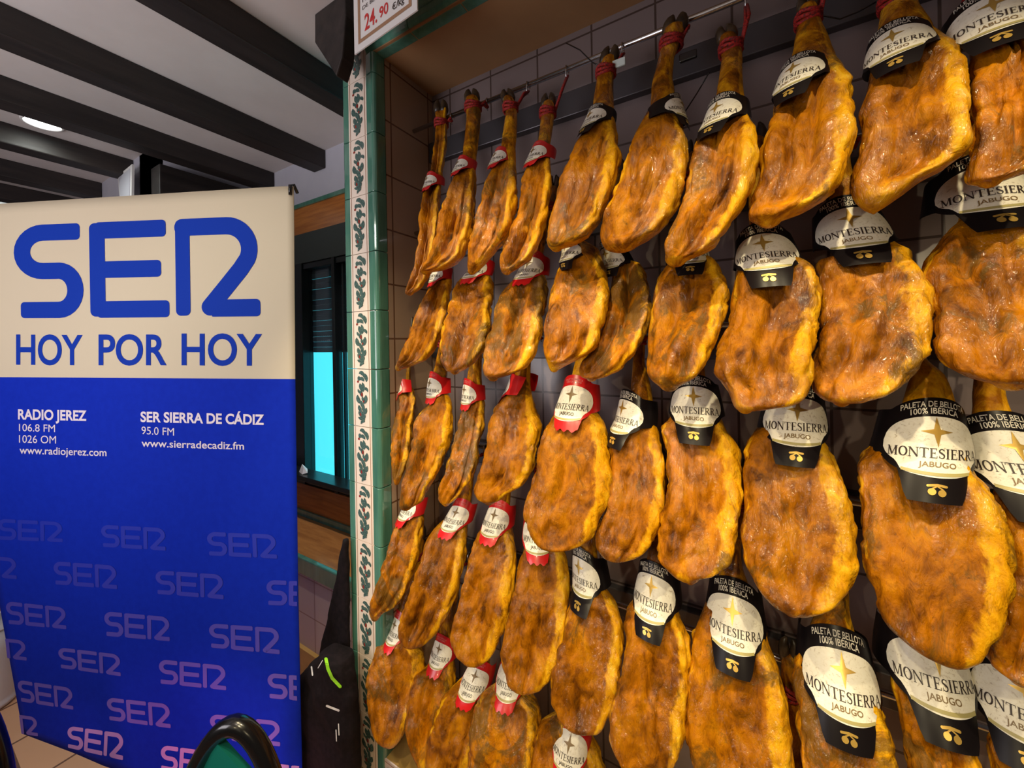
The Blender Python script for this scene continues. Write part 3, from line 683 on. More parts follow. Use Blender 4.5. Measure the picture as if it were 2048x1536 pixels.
MESHN = 84; RING = 72
def make_ham(idx, row, crop, scans, lab=None, label='', d=0, yaw=None, top=None, body_b=.052, fatside=1, hidden_top=True, seed=None, vis=True):
    seed = idx*7.31+3 if seed is None else seed; rnd = random.Random(idx+11)
    ox, oy, sc = CR[crop]
    S = []
    for (y, xl, xr) in scans:
        py = oy+y/sc; x1 = ox+xl/sc; x2 = ox+xr/sc; P = locate((x1+x2)/2, py, row, d)
        r1 = ray(x1, py); r2 = ray(x2, py); f1 = math.atan2(r1.x, r1.y); f2 = math.atan2(r2.x, r2.y)
        D = math.hypot(P.x, P.y); fm = (f1+f2)/2; e = D*math.sin(abs(f2-f1)/2)
        S.append([P.z, Vector((D*math.sin(fm), D*math.cos(fm), P.z)), e])
    S.sort(key=lambda q: -q[0])
    for i in range(1, len(S)):
        if S[i][0] > S[i-1][0]-.002: S[i][0] = S[i-1][0]-.002
    zrod = RODS[row]+H
    LC = None
    if lab:
        kind, lx, ly, lyaw = lab[:4]; LC = locate(ox+lx/sc, oy+ly/sc, row, d)
    if hidden_top:
        # the shank above what the photo shows, up to the hoof by the rail
        t0 = S[0]; pts = []
        base = LC if LC else t0[1]
        if LC and LC.z > t0[0]+.01: 
            inw = Vector((LC.x, yprof(zrod-LC.z)+d+.0, LC.z)); pts.append([LC.z, inw, .036])
        tz = zrod+.035
        tX = atY(top[0], top[1], 1.17).x if top else base.x+rnd.uniform(-.01, .02)
        z_ = (pts[0][0] if pts else t0[0])+.05
        if z_ < zrod-.12:
            ff = (z_-base.z)/(tz-base.z); pts.insert(0, [z_, Vector((base.x*(1-ff)+tX*ff, yprof(zrod-z_)+d*.5, z_)), .027])
        pts.insert(0, [zrod-.09, Vector((tX*.85+base.x*.15, yprof(.09)+d*.3, zrod-.09)), .021])
        pts.insert(0, [zrod-.03, Vector((tX, yprof(.03), zrod-.03)), .020])
        pts.insert(0, [tz, Vector((tX, yprof(-.03), tz)), .019])
        S = [p for p in pts if p[0] > t0[0]+.012]+S
    zs = np.array([q[0] for q in S]); cx = np.array([q[1].x for q in S]); cy = np.array([q[1].y for q in S]); ee = np.array([q[2] for q in S])
    # resample by arc length, denser over the body
    n = MESHN
    al = np.concatenate([[0], np.cumsum(np.sqrt(np.diff(zs)**2+np.diff(cx)**2+np.diff(ee)**2))]); tt = np.linspace(0, al[-1], n)
    def rs(a): return np.interp(tt, al, a)
    Z, X, Yc, E = rs(zs), rs(cx), rs(cy), rs(ee)
    for _ in range(2):
        for A in (X, Yc, E): A[1:-1] = .25*A[:-2]+.5*A[1:-1]+.25*A[2:]
    cen = np.array([X.mean(), Yc.mean()]); beta = math.atan2(-cen[0], cen[1])      # turn of the viewer away from the niche's normal
    psi = math.radians(yaw) if yaw is not None else beta*.6
    nrm = Vector((math.sin(psi), -math.cos(psi), 0)); lat = Vector((math.cos(psi), math.sin(psi), 0)); al_ = beta-psi
    Bm = np.minimum(body_b, E*.92); 
    A_ = np.sqrt(np.maximum(E**2-(Bm*math.sin(al_))**2, (E*.35)**2))/max(.45, math.cos(al_))
    emax = E.max(); bodyw = np.clip((E/emax-.45)/.4, 0, 1)
    lumps = [(rnd.uniform(-.6, .6), rnd.uniform(.3, .95), rnd.uniform(.12, .32), rnd.uniform(-.018, .015)) for _ in range(11)]
    creases = [(rnd.uniform(-.5, .5), rnd.uniform(-.35, .35), rnd.uniform(.3, .9), rnd.uniform(.006, .015)) for _ in range(5)]
    verts = []; fat = []
    zb0, zt0 = Z[-1], Z[0]; hb = None
    body_top = Z[np.argmax(bodyw > .15)] if (bodyw > .15).any() else Z[0]; blen = max(.05, body_top-zb0)
    so_ = Vector((seed, seed*1.7, 0))
    for i in range(n):
        c = Vector((X[i], Yc[i], Z[i])); a, b = float(A_[i]), float(Bm[i]); bwt = float(bodyw[i]); v = (body_top-Z[i])/blen
        for k in range(RING):
            th = 2*PI*k/RING; ct, stn = math.cos(th), math.sin(th)
            ex = 1-.22*bwt
            u = math.copysign(abs(ct)**ex, ct); q = math.copysign(abs(stn)**ex, stn)      # q>0 front
            bf = b*(1-.22*bwt) if q > 0 else b*.85
            off = 0
            if q > 0 and bwt > 0:
                # cut face slightly dished with a raised fat edge
                dish = max(0, 1-(u/.78)**2); off -= .010*dish*bwt*q
                rim = math.exp(-((u*fatside-.80)/.16)**2); off += .007*rim*bwt
                for lu, lv, lr, la in lumps:
                    off += la*math.exp(-((u-lu)**2+((v-lv)*1.5)**2)/lr**2)*bwt*q
                for cu_, cs, cw, ca in creases:
                    xx = u-cu_-cs*(v-.5)-.12*noise.noise(Vector((v*4, seed, cu_*5))); off -= ca*math.exp(-(xx/.06)**2)*bwt*math.exp(-((v-cw)/.3)**2)
            p = c+lat*(a*u)+nrm*(bf*q)
            pn = Vector((p.x, p.y, p.z*.7))+so_
            k1 = noise.noise(pn*14); k2 = noise.noise(pn*38); k3 = abs(noise.noise(pn*22+Vector((7, 3, 1)))); k4 = abs(noise.noise(Vector((pn.x*42, pn.y*42, pn.z*16))))
            amp = .25+.75*bwt
            off += amp*(.006*k1+.0048*k2-.006*(1-min(1, k3*5))*bwt-.0045*(1-min(1, k4*4.5))*bwt)
            dr = (lat*u*b+nrm*q*a); dr = dr.normalized() if dr.length > 1e-6 else nrm
            p = p+dr*off+Vector((0, 0, .003*k1*bwt))
            verts.append(p)
            fu = smooth((u*fatside-.38)/.4)*.8 if q > 0 else .85
            low = smooth((v-.86)/.12)*.35*bwt; up_ = .45*(1-bwt)
            ln_ = (.45+.5*k1)*math.exp(-((abs(u)-.95)/.05)**2)*bwt if q > 0 else 0; fat.append(min(1, max(fu, low, up_, ln_)))
    faces = [(i*RING+k, i*RING+(k+1) % RING, (i+1)*RING+(k+1) % RING, (i+1)*RING+k) for i in range(n-1) for k in range(RING)]
    # rounded end caps
    for i, sgn in ((0, 1), (n-1, -1)):
        ring = [verts[i*RING+k] for k in range(RING)]; cc_ = sum(ring, Vector())/RING; hh = float(min(Bm[i], .02))*.6
        prev = i*RING
        for f_, g in ((.72, .55), (.36, .9)):
            st0 = len(verts)
            for k in range(RING): verts.append(cc_+(ring[k]-cc_)*f_+Vector((0, 0, sgn*hh*g))); fat.append(fat[i*RING+k])
            faces += [((prev+k, st0+k, st0+(k+1) % RING, prev+(k+1) % RING) if sgn > 0 else (prev+k, prev+(k+1) % RING, st0+(k+1) % RING, st0+k)) for k in range(RING)]
            prev = st0
        verts.append(cc_+Vector((0, 0, sgn*hh))); fat.append(.4); q_ = len(verts)-1
        faces += [((prev+k, q_, prev+(k+1) % RING) if sgn > 0 else (prev+k, prev+(k+1) % RING, q_)) for k in range(RING)]
    me = bpy.data.meshes.new('meat'); me.from_pydata([tuple(p) for p in verts], [], faces)
    at = me.attributes.new('fat', 'FLOAT', 'POINT'); at.data.foreach_set('value', fat)
    bm = bmesh.new(); bm.from_mesh(me); bmesh.ops.recalc_face_normals(bm, faces=bm.faces); bm.to_mesh(me); bm.free()
    ttop = Vector((X[0], Yc[0], Z[0]))
    root = empty('cured_ham', ttop, label, 'ham', 'cured hams hanging in the tiled niche')
    P_ = [link('meat', me, M['ham'])]
    # hoof: two horny toes and the cleft between them
    ax = (Vector((X[0], Yc[0], Z[0]))-Vector((X[5], Yc[5], Z[5]))).normalized(); r0 = float(E[0])
    hf = MB(); sv = lat
    for s in (-1, 1):
        b0 = ttop-ax*.012+sv*(s*r0*.42)
        hf.tube([b0, b0+ax*.014+sv*s*.003, b0+ax*.032+sv*s*.004-nrm*-.002, b0+ax*.048+sv*s*.002+nrm*.004, b0+ax*.058-sv*s*.001+nrm*.007], [r0*.62, r0*.70, r0*.62, r0*.42, r0*.14], 12)
    dw = ttop-ax*.03-nrm*.018
    hf.tube([dw, dw-nrm*.012+ax*.006, dw-nrm*.018+ax*.02], [.009, .008, .003], 8)
    P_.append(hf.build('hoof', M['hoof'], None, True))
    # red cord: three turns round the hock and a loop to the hook on the rail
    j = int(np.argmin(abs(Z-min(zrod-.035, Z[0]-.045)))); cj = Vector((X[j], Yc[j], Z[j])); rj = float(E[j])+.003
    rp = MB()
    for k, dz in enumerate((-.010, 0, .010)):
        rp.tube([cj+Vector((0, 0, dz+.003*math.sin(a*.9+k)))+lat*math.cos(a*PI/9)*rj+nrm*math.sin(a*PI/9)*rj for a in range(18)], .0048, 6, closed=True)
    hk = Vector((cj.x+.035, RODY, zrod))
    st_ = cj+lat*rj+Vector((0, 0, .004)); rp.tube([st_, st_*.5+hk*.5+Vector((.004, -.01, -.012)), hk+Vector((0, -.004, -.028))], .0042, 6)
    rp.tube([st_+nrm*.006, st_*.5+hk*.5+Vector((.012, -.012, -.002)), hk+Vector((.004, -.004, -.026))], .0042, 6)
    P_.append(rp.build('red_cord', M['rope'], None, True))
    hkm = MB().tube([hk+Vector((0, -.002, -.036)), hk+Vector((0, -.010, -.030)), hk+Vector((0, -.014, -.012)), hk+Vector((0, -.010, .006)), hk+Vector((0, 0, .0115)), hk+Vector((0, .011, .004)), hk+Vector((0, .013, -.006))], .0022, 6)
    P_.append(hkm.build('hook', M['steel'], None, True))
    adopt(root, *P_)
    # printed label round the shank
    if lab:
        kind, lx, ly, lyaw = lab[:4]; ls = lab[4] if len(lab) > 4 else 1.0
        card, CV, CF, pieces = label_piece(kind)
        nl = Vector((math.sin(math.radians(lyaw)), -math.cos(math.radians(lyaw)), 0)); sl_ = Vector((math.cos(math.radians(lyaw)), math.sin(math.radians(lyaw)), 0))
        zi = Z[::-1]
        def fr(v):
            z_ = LC.z-v*ls; c_ = Vector((float(np.interp(z_, zi, X[::-1])), float(np.interp(z_, zi, Yc[::-1])), z_)); a_ = float(np.interp(z_, zi, A_[::-1])); bb = float(np.interp(z_, zi, Bm[::-1]))
            return c_, min(.07, math.sqrt((min(a_, .06)*lat.dot(nl))**2+(bb*nrm.dot(nl))**2))
        vv = np.linspace(-.09, .09, 19); cs = [fr(v) for v in vv]
        # straight card line: stays outside the meat, leaning with it
        fx = np.array([c_.x for c_, s in cs]); fy = np.array([c_.y for c_, s in cs]); sp_ = np.array([s for c_, s in cs])
        sp_ = np.maximum.accumulate(sp_)
        px_ = np.polyfit(vv, fx, 1); ctr = LC.copy(); shiftx = LC.x-np.polyval(px_, 0)
        front = [Vector((np.polyval(px_, v)+shiftx*.6, fy[i], LC.z-v*ls))+nl*(sp_[i]+.0055) for i, v in enumerate(vv)]
        fq = np.array([p.dot(nl) for p in front]); 
        for _ in range(2): fq[1:-1] = .25*fq[:-2]+.5*fq[1:-1]+.25*fq[2:]
        fxs = np.array([p.dot(sl_) for p in front]); fzs = np.array([p.z for p in front])
        def mp(u, v, lift):
            R0 = (.043+.16*(v+.067))*ls; a_ = u*ls/R0; vq = v
            n0 = float(np.interp(vq, vv, fq)); s0 = float(np.interp(vq, vv, fxs)); z0 = float(np.interp(vq, vv, fzs))
            rr = R0+lift; n_ = n0-R0+rr*math.cos(a_); s_ = s0+rr*math.sin(a_)
            return nl*n_+sl_*s_+Vector((0, 0, z0-.10*(1-math.cos(a_))*R0))
        cm = MB().add([mp(u, v, 0) for u, v in CV], CF).build('label_card', card, None, True, fix=False)
        cm.parent = root; cm.matrix_parent_inverse = Matrix.Translation(-ttop)
        if kind == 'red': cm['label'] = 'red printed label'
        else: cm['label'] = 'black printed label'
        for nm, mt, V, Fs, lf in pieces:
            s_ = MB().add([mp(u, v, lf) for u, v in V], Fs).build(nm, mt, None, True, fix=False)
            s_.parent = cm
        if len(lab) > 5 and lab[5]:
            s_ = MB().add([mp(u, v, .0015) for u, v in [(.070, -.012), (.098, -.012), (.098, .004), (.070, .004), (.084, -.012), (.084, .004)]], [(0, 4, 5, 3), (4, 1, 2, 5)]).build('price_sticker', M['card'], None, True, fix=False)
            s_.parent = cm
    return root

ORD = ['first', 'second', 'third', 'fourth', 'fifth', 'sixth', 'seventh', 'eighth', 'ninth', 'tenth']
ROWN = ['top row', 'second row', 'third row', 'fourth row', 'bottom row']
HAMS = [
 # row, crop, look, scans, label(kind,cx,cy,yaw,scale,sticker), options
 (0,'A','slim dark ham in shadow with red label', [(370,275,352),(430,282,350),(560,275,350),(700,250,335),(800,235,318),(880,205,310),(950,190,305),(1100,172,300),(1200,160,285),(1300,150,270),(1400,110,240),(1460,92,200),(1495,92,150)], ('red',262,825,8,.9), dict(d=.02,hidden_top=False)),
 (0,'A','long ham with pointed lower tip and red label', [(300,465,545),(400,470,560),(550,455,545),(680,440,530),(760,400,528),(850,360,530),(950,322,530),(1050,300,525),(1150,275,500),(1250,240,470),(1300,205,440),(1350,188,340),(1368,190,240)], ('red',450,735,6,.9), dict(hidden_top=False)),
 (0,'A','brown ham with pale fat edge, its red band wide', [(300,692,762),(390,710,785),(500,695,780),(600,682,772),(700,640,775),(800,592,785),(900,555,785),(1000,520,775),(1100,505,750),(1200,480,700),(1260,475,640),(1320,475,590),(1368,480,530)], ('red',675,690,5,.9), dict(hidden_top=False)),
 (0,'A','narrow ham with shiny fat ridge and red label', [(330,935,1010),(400,928,1010),(500,920,1000),(590,905,985),(700,850,990),(800,805,998),(900,795,990),(1000,785,970),(1080,745,960),(1150,720,945),(1220,690,920),(1300,675,860),(1345,675,790),(1368,688,745)], ('red',905,665,5,.92), dict(hidden_top=False,d=.01)),
 (0,'A','leaf shaped ham with clear plastic tag and black label', [(60,1295,1395),(160,1272,1372),(300,1250,1372),(380,1245,1375),(500,1185,1390),(600,1125,1402),(700,1068,1412),(800,1035,1395),(900,1015,1370),(1000,985,1320),(1100,970,1270),(1160,965,1220),(1200,970,1150),(1222,988,1060)], ('black',1270,455,-2,.95), dict(hidden_top=False)),
 (0,'B','broad ham whose black label faces away', [(180,545,680),(280,530,650),(360,512,610),(500,472,600),(640,465,620),(700,425,640),(780,382,650),(880,340,690),(980,300,695),(1080,270,690),(1180,230,670),(1280,180,640),(1380,150,590),(1450,155,520),(1500,170,430),(1522,185,390)], ('black',555,720,75,.95), dict(hidden_top=False)),
 (0,'B','ham with red cord loop and spur, dark mottled face', [(230,880,990),(330,905,1028),(450,890,1030),(600,860,1040),(700,840,1060),(760,800,1085),(850,740,1108),(950,712,1120),(1050,698,1120),(1150,680,1115),(1250,640,1060),(1350,600,1010),(1450,560,930),(1530,538,870),(1570,540,800),(1610,560,690)], ('black',905,740,4,1.0), dict(hidden_top=False,d=.0)),
 (0,'P','smooth bright orange ham with wide bottom', [(14,1597,1634),(30,1596,1635),(65,1590,1648),(98,1584,1661),(130,1578,1672),(165,1560,1690),(208,1540,1711),(228,1535,1714),(260,1524,1717),(293,1517,1713),(325,1517,1705),(358,1510,1693),(391,1495,1680),(410,1491,1657),(430,1495,1615),(445,1515,1565)], ('black',1598,168,0,1.0), dict(hidden_top=False)),
 (0,'C','large ham with grey dry patches and slanted lower edge', [(-90,670,830),(0,650,850),(100,635,900),(200,620,960),(330,600,1060),(450,560,1180),(600,508,1195),(700,505,1200),(800,505,1200),(900,490,1195),(1000,470,1190),(1080,455,1080),(1150,465,900),(1220,495,800),(1280,540,690),(1310,590,625)], ('black',745,335,-4,1.08), dict(hidden_top=False)),
 (0,'C','huge bright ham running off the right edge', [(-140,1220,1430),(0,1170,1460),(100,1150,1500),(250,1180,1600),(400,1190,1720),(600,1180,1800),(800,1175,1820),(950,1175,1800),(1040,1170,1700),(1090,1175,1560),(1128,1240,1400)], ('black',1295,165,2,1.1), dict(hidden_top=False,d=-.01)),
 (1,'D','slender ham curving to a tip by the green pillar', [(240,335,440),(320,285,440),(400,245,430),(500,200,410),(600,165,380),(680,135,340),(740,110,290),(780,92,190),(797,95,130)], ('red',372,222,8,.95), {}),
 (1,'D','flat faced ham, red tongue label under the top row', [(275,455,700),(350,425,700),(450,410,690),(550,385,680),(650,360,660),(700,365,630),(760,380,580),(800,400,520),(812,430,490)], ('red',608,195,12,1.0), dict(body_b=.045)),
 (1,'D','ham with full red star label and clean flat face', [(290,765,1030),(350,735,1030),(450,700,1010),(550,670,1000),(650,640,980),(720,635,950),(790,635,900),(830,640,800),(850,660,730)], ('red',935,190,14,1.0), dict(body_b=.045)),
 (1,'D','rough frayed ham with grey label end showing', [(60,1215,1345),(110,1160,1360),(170,1090,1380),(250,1060,1400),(350,1040,1410),(450,1015,1400),(550,1005,1370),(650,995,1340),(700,1005,1290),(750,1025,1190),(800,1045,1095)], ('black',1190,85,-25,.95), dict(top=(1107,345))),
 (1,'E','ham with folded middle and small white label', [(150,245,400),(200,215,430),(250,205,450),(350,200,470),(450,190,475),(550,165,455),(650,110,400),(700,90,370),(750,50,330),(800,25,280),(840,32,190),(855,72,130)], ('black',245,130,-12,.95), dict(d=.03)),
 (1,'E','oblong ham with two lengthwise folds, label hidden', [(120,600,850),(170,525,890),(230,500,920),(300,490,938),(400,480,940),(500,465,915),(600,450,880),(700,440,830),(780,435,800),(820,440,770),(860,460,710),(902,520,640)], ('black',690,95,10,.95), dict(d=.01)),
 (1,'E','heavy ham with deep hollow and glistening ridge', [(150,1010,1420),(220,980,1480),(300,968,1515),(400,960,1518),(500,940,1510),(600,885,1500),(700,850,1480),(800,840,1460),(880,880,1450),(940,940,1440),(1000,962,1350),(1035,980,1180),(1048,1000,1090)], ('black',1165,95,0,1.15), dict(top=(1512,258))),
 (1,'F','craggy dark red ham with bony side arm', [(50,500,780),(100,260,830),(200,262,900),(300,280,955),(400,278,975),(500,265,978),(600,245,970),(700,232,955),(760,225,900),(820,220,860),(900,215,770),(950,240,680),(990,300,550),(1002,360,470)], ('black',465,-45,-6,1.1), {}),
 (1,'P','very wide wrinkled ham with shadowed label, right edge', [(430,1920,2050),(456,1885,2080),(500,1856,2100),(545,1842,2130),(580,1858,2140),(640,1866,2150),(700,1866,2145),(735,1885,2130),(757,1930,2105),(770,1985,2060)], ('black',1965,388,2,1.15), dict(d=-.01)),
 (2,'D','thin ham sliver pressed against the niche side', [(980,125,230),(1050,95,220),(1120,85,205),(1200,75,200),(1300,65,185),(1400,68,165),(1470,80,130),(1500,90,115)], ('red',150,900,-10,.9), dict(d=.05)),
 (2,'D','long flat ham with bright red shoulder label', [(990,320,440),(1060,245,455),(1120,212,450),(1200,195,450),(1300,178,420),(1400,152,380),(1500,128,320),(1600,118,270),(1640,120,200)], ('red',350,905,2,.95), {}),
 (2,'D','narrow bony ham with small red label', [(1010,540,645),(1060,490,640),(1150,470,640),(1250,440,620),(1350,415,605),(1450,392,575),(1536,365,520),(1590,355,470),(1625,385,425)], ('red',570,945,-4,.9), dict(d=.02)),
 (2,'D','rounded ham with plain red band and white barcode', [(960,765,940),(1040,690,970),(1120,665,990),(1200,660,985),(1300,640,960),(1400,605,950),(1480,575,900),(1536,565,800),(1580,590,760),(1612,640,700)], ('red',860,900,-95,1.0), dict(d=.01)),
 (2,'P','glossy oval ham under a large red and grey label', [(838,1102,1208),(864,1085,1213),(897,1076,1219),(936,1069,1224),(968,1064,1224),(1000,1052,1218),(1018,1044,1205),(1050,1046,1196),(1070,1057,1180),(1085,1070,1150),(1095,1088,1115)], ('red',1150,803,4,1.0), {}),
 (2,'E','narrow ham with bare shank and black sticker', [(640,365,430),(760,355,425),(900,345,470),(1000,340,480),(1120,320,500),(1200,240,520),(1280,218,545),(1350,212,555),(1450,215,560),(1540,212,560),(1620,190,545),(1720,170,520),(1790,125,490),(1850,118,455),(1900,130,390),(1940,160,330),(1960,200,260)], ('black',325,1075,-22,1.0), dict(d=.02,top=(1275,640))),
 (2,'E','ham with dazzling white label and acorn tab', [(1130,560,930),(1180,518,965),(1250,540,1000),(1350,560,1020),(1450,555,1032),(1540,555,1038),(1640,560,1025),(1760,515,1005),(1880,500,985),(1960,490,900),(2020,545,800),(2070,600,760),(2105,680,730)], ('black',735,1010,2,1.05), dict(d=.01)),
 (2,'P','smooth golden ham with cherry like acorn tab', [(864,1510,1640),(887,1499,1659),(919,1490,1678),(952,1484,1694),(980,1484,1703),(1018,1488,1715),(1056,1488,1719),(1095,1482,1720),(1126,1483,1711),(1153,1492,1697),(1173,1503,1684),(1190,1515,1655),(1210,1533,1630),(1224,1565,1600)], ('black',1590,838,2,1.05), {}),
 (2,'P','giant dark ham under the biggest oval label', [(745,1822,1890),(780,1812,1905),(820,1800,1915),(870,1770,1930),(905,1738,1945),(930,1716,1960),(945,1712,1972),(979,1714,2003),(1018,1718,2020),(1056,1722,2028),(1095,1722,2033),(1134,1722,2030),(1172,1726,2022),(1211,1737,2005),(1250,1754,1985),(1281,1777,1965),(1305,1812,1945),(1322,1858,1925),(1330,1885,1905)], ('black',1843,882,4,1.0), dict(d=-.015)),
 (2,'P','ham at the right edge with half a black label', [(780,1945,2010),(840,1940,2030),(900,1960,2060),(985,1985,2130),(1050,2000,2160),(1120,2005,2170),(1200,1990,2170),(1260,1975,2165),(1310,1957,2150),(1335,1957,2130),(1352,1985,2100),(1362,2010,2070)], ('black',2030,918,0,1.15), dict(d=.02)),
 (3,'G','slim ham overlapping the painted pillar tiles', [(240,255,385),(300,222,385),(400,195,370),(500,160,340),(600,130,310),(680,105,260),(730,97,180),(768,112,150)], ('red',330,185,2,.95), dict(top=(858,975))),
 (3,'G','flat ham with grey base and centred red label', [(290,440,605),(340,402,605),(420,370,600),(520,340,585),(620,300,560),(700,275,525),(780,250,490),(840,247,440),(880,265,400),(902,290,330)], ('red',570,230,14,1.0), {}),
 (3,'G','ham with thick yellow fat stripe and red label', [(340,650,850),(400,622,855),(500,602,855),(600,572,845),(700,545,830),(780,520,810),(860,510,780),(920,525,745),(960,560,710),(988,610,680)], ('red',765,245,14,1.0), {}),
 (3,'G','plain tapering ham with only a red star tab', [(400,905,1105),(450,872,1120),(550,850,1128),(650,835,1130),(750,812,1125),(850,790,1110),(950,775,1090),(1020,777,1050),(1080,800,1000),(1120,840,935),(1135,870,900)], ('red',965,312,18,1.0), {}),
 (3,'H','ham with small oval and acorn tab, lobed top', [(620,180,300),(680,112,355),(760,85,378),(860,75,380),(960,35,378),(1060,8,360),(1140,4,345),(1210,12,315),(1265,35,290),(1300,70,220),(1328,110,165)], ('black',185,520,-2,.95), {}),
 (3,'H','long ham split by a deep groove, black label', [(730,410,680),(780,388,710),(860,380,730),(960,385,735),(1060,370,722),(1160,340,705),(1260,315,700),(1350,302,690),(1430,305,650),(1490,332,610),(1528,385,560)], ('black',545,618,4,1.0), {}),
 (3,'H','big smooth ham beneath a tilted black label', [(380,905,985),(480,900,990),(620,850,1040),(760,790,1110),(850,760,1135),(930,725,1180),(1020,718,1210),(1120,710,1235),(1220,700,1245),(1320,695,1255),(1420,690,1260),(1536,700,1260),(1600,720,1240),(1700,760,1180),(1755,850,1080)], ('black',955,735,8,1.1), {}),
 (3,'I','ham with bare shank and brightest tilted label', [(620,290,385),(720,230,390),(820,190,420),(960,150,470),(1080,100,520),(1150,95,570),(1250,105,605),(1350,110,640),(1450,112,655),(1536,115,655),(1620,130,640),(1700,170,600),(1755,240,500)], ('black',325,1025,10,1.12), {}),
 (3,'I','ham with greenish shaded label behind the giant one', [(1120,600,955),(1200,612,1010),(1300,622,1060),(1400,648,1085),(1500,655,1100),(1600,660,1090),(1700,690,1060),(1785,760,980)], ('black',790,985,10,1.12), dict(d=.02)),
 (3,'I','ham in the lower right corner under a dark label', [(1260,1110,1330),(1350,1088,1400),(1450,1085,1430),(1536,1095,1440),(1650,1120,1430),(1745,1180,1380)], ('black',1290,1165,-12,1.1), dict(d=.02)),
 (4,'G','round glazed ham hanging over the pillar base', [(850,200,320),(880,165,335),(930,122,380),(1000,95,392),(1100,77,392),(1200,80,340),(1300,102,305),(1360,130,280),(1402,170,250)], ('red',265,800,18,.9), {}),
 (4,'G','shaded smooth ham with grey and red label', [(1020,400,540),(1060,335,545),(1100,312,540),(1200,290,520),(1300,278,500),(1400,300,480),(1500,340,450),(1560,370,420)], ('red',490,915,8,1.0), dict(d=.02)),
 (4,'G','ham with yellow shoulder and red tongue label', [(1130,520,720),(1200,470,720),(1300,430,700),(1400,397,660),(1500,385,630),(1600,400,610),(1695,440,560)], ('red',665,1055,18,1.0), dict(d=.01)),
 (4,'G','broad brown ham with a dark cavity at the top', [(1120,750,900),(1180,680,970),(1250,640,985),(1350,612,980),(1450,602,960),(1536,600,950),(1650,620,930),(1745,680,860)], ('red',835,1045,22,1.0), {}),
 (4,'P','ham cut by the lower edge, white and red label', [(1455,1085,1180),(1480,1070,1200),(1536,1058,1215),(1600,1055,1220),(1680,1070,1210),(1735,1110,1170)], ('red',1150,1472,8,1.0), dict(d=.02)),
 (4,'P','ham seen only as a dark hoof in the gap', [(1560,1540,1680),(1620,1530,1700),(1700,1540,1700),(1780,1560,1680),(1840,1600,1650)], None, dict(top=(1580,1330))),
]
cnt = {}; 
LADJ = {0: (-16, .74), 1: (-20, .76), 2: (-20, .76), 3: (-20, .82), 4: (-26, .88), 5: (75, .9), 6: (-26, .92), 7: (-30, .96), 8: (-26, 1.0), 9: (-12, 1.1),
 10: (-22, .82), 11: (-2, .88), 12: (0, .97), 13: (-30, .9), 14: (-30, .85), 16: (-6, 1.22), 17: (-8, 1.25), 18: (2, 1.3), 19: (-40, .85), 20: (-16, .9), 21: (-22, .85), 23: (-6, 1.18), 24: (-38, 1.1),
 25: (0, 1.2), 26: (2, 1.22), 27: (4, 1.3), 28: (0, 1.3), 29: (-22, .9), 30: (2, .93), 31: (0, .97), 33: (-20, 1.02), 34: (-10, 1.08), 35: (-4, 1.2), 36: (4, 1.28), 37: (8, 1.3), 38: (-12, 1.25), 39: (-10, .85), 40: (0, .9), 41: (4, .95), 42: (10, .95), 43: (4, 1.0)}
DADJ = {12: .02, 13: -.02, 14: .045, 16: -.01, 17: .01, 23: -.015, 24: .03, 33: .01, 40: .035, 41: .02, 42: -.015}
for i, (row, crop, look, scans, lab, kw) in enumerate(HAMS):
    if i in LADJ: lab = (lab[0], lab[1], lab[2])+LADJ[i]
    if i in DADJ: kw['d'] = DADJ[i]
    k = cnt.get(row, 0); cnt[row] = k+1
    make_ham(i, row, crop, scans, lab, look+', '+ORD[k]+' from left in '+ROWN[row], **kw)

# rails the hams hang from, each a polished bar on hidden brackets, and flat steel bars on the wall
rn = ['upper', 'second', 'third', 'fourth', 'lowest']
for i, h in enumerate(RODS):
    o = MB().tube([(XN+.0, RODY, H+h), (XR, RODY, H+h)], .0085, 14).build('hanging_rail', M['steel'], None, True)
    tag(o, ['polished steel rail along the niche carrying the top row of hams', 'steel rail behind the top hams, second from the top', 'steel rail behind the second row of hams', 'steel rail behind the third row of hams', 'steel rail glinting between the lowest black labels, carrying the bottom row'][i], 'rail', 'steel rails in the niche')
    o = bevel(MB().box((XN+.0, YW-.03, H+h-.10), (XR, YW-.0, H+h-.012)).build('wall_bar', M['dsteel']), .003)
    tag(o, 'flat dark steel bar fixed to the niche wall behind the '+['top', 'second', 'third', 'fourth', 'bottom'][i]+' row of hams', 'bar', 'steel bars on the niche wall')
# clear tag and black cords by the top rail
p = atY(1236, 127, 1.13); o = MB().box((p.x-.02, p.y-.004, p.z-.012), (p.x+.022, p.y+.004, p.z+.012)); tag(bevel(o.build('plastic_tag', M['plastic']), .003), 'small clear plastic tag at the hock of the fifth top ham', 'tag')
p = atY(1376, 112, 1.13); o = MB().box((p.x-.022, p.y-.005, p.z-.012), (p.x+.022, p.y+.005, p.z+.010)); tag(bevel(o.build('security_tag', M['gloss']), .003), 'black plastic tag tied to the hock of the sixth top ham', 'tag')
def cord(pts, lab_):
    tag(MB().tube([atY(x, y, Y) for x, y, Y in pts], .0018, 6).build('black_cord', M['gloss'], None, True), lab_, 'cord')
cord([(1132, 86, 1.14), (1160, 100, 1.14), (1185, 125, 1.14), (1212, 137, 1.13)], 'thin black cord sticking out left of the fifth top ham')
cord([(1418, 145, 1.15), (1395, 185, 1.19), (1362, 236, 1.22)], 'thin black cord slanting between the sixth and seventh top hams')
cord([(1640, 30, 1.1), (1680, 38, 1.12), (1715, 24, 1.13), (1752, 4, 1.12)], 'black cord looping right of the eighth top ham')

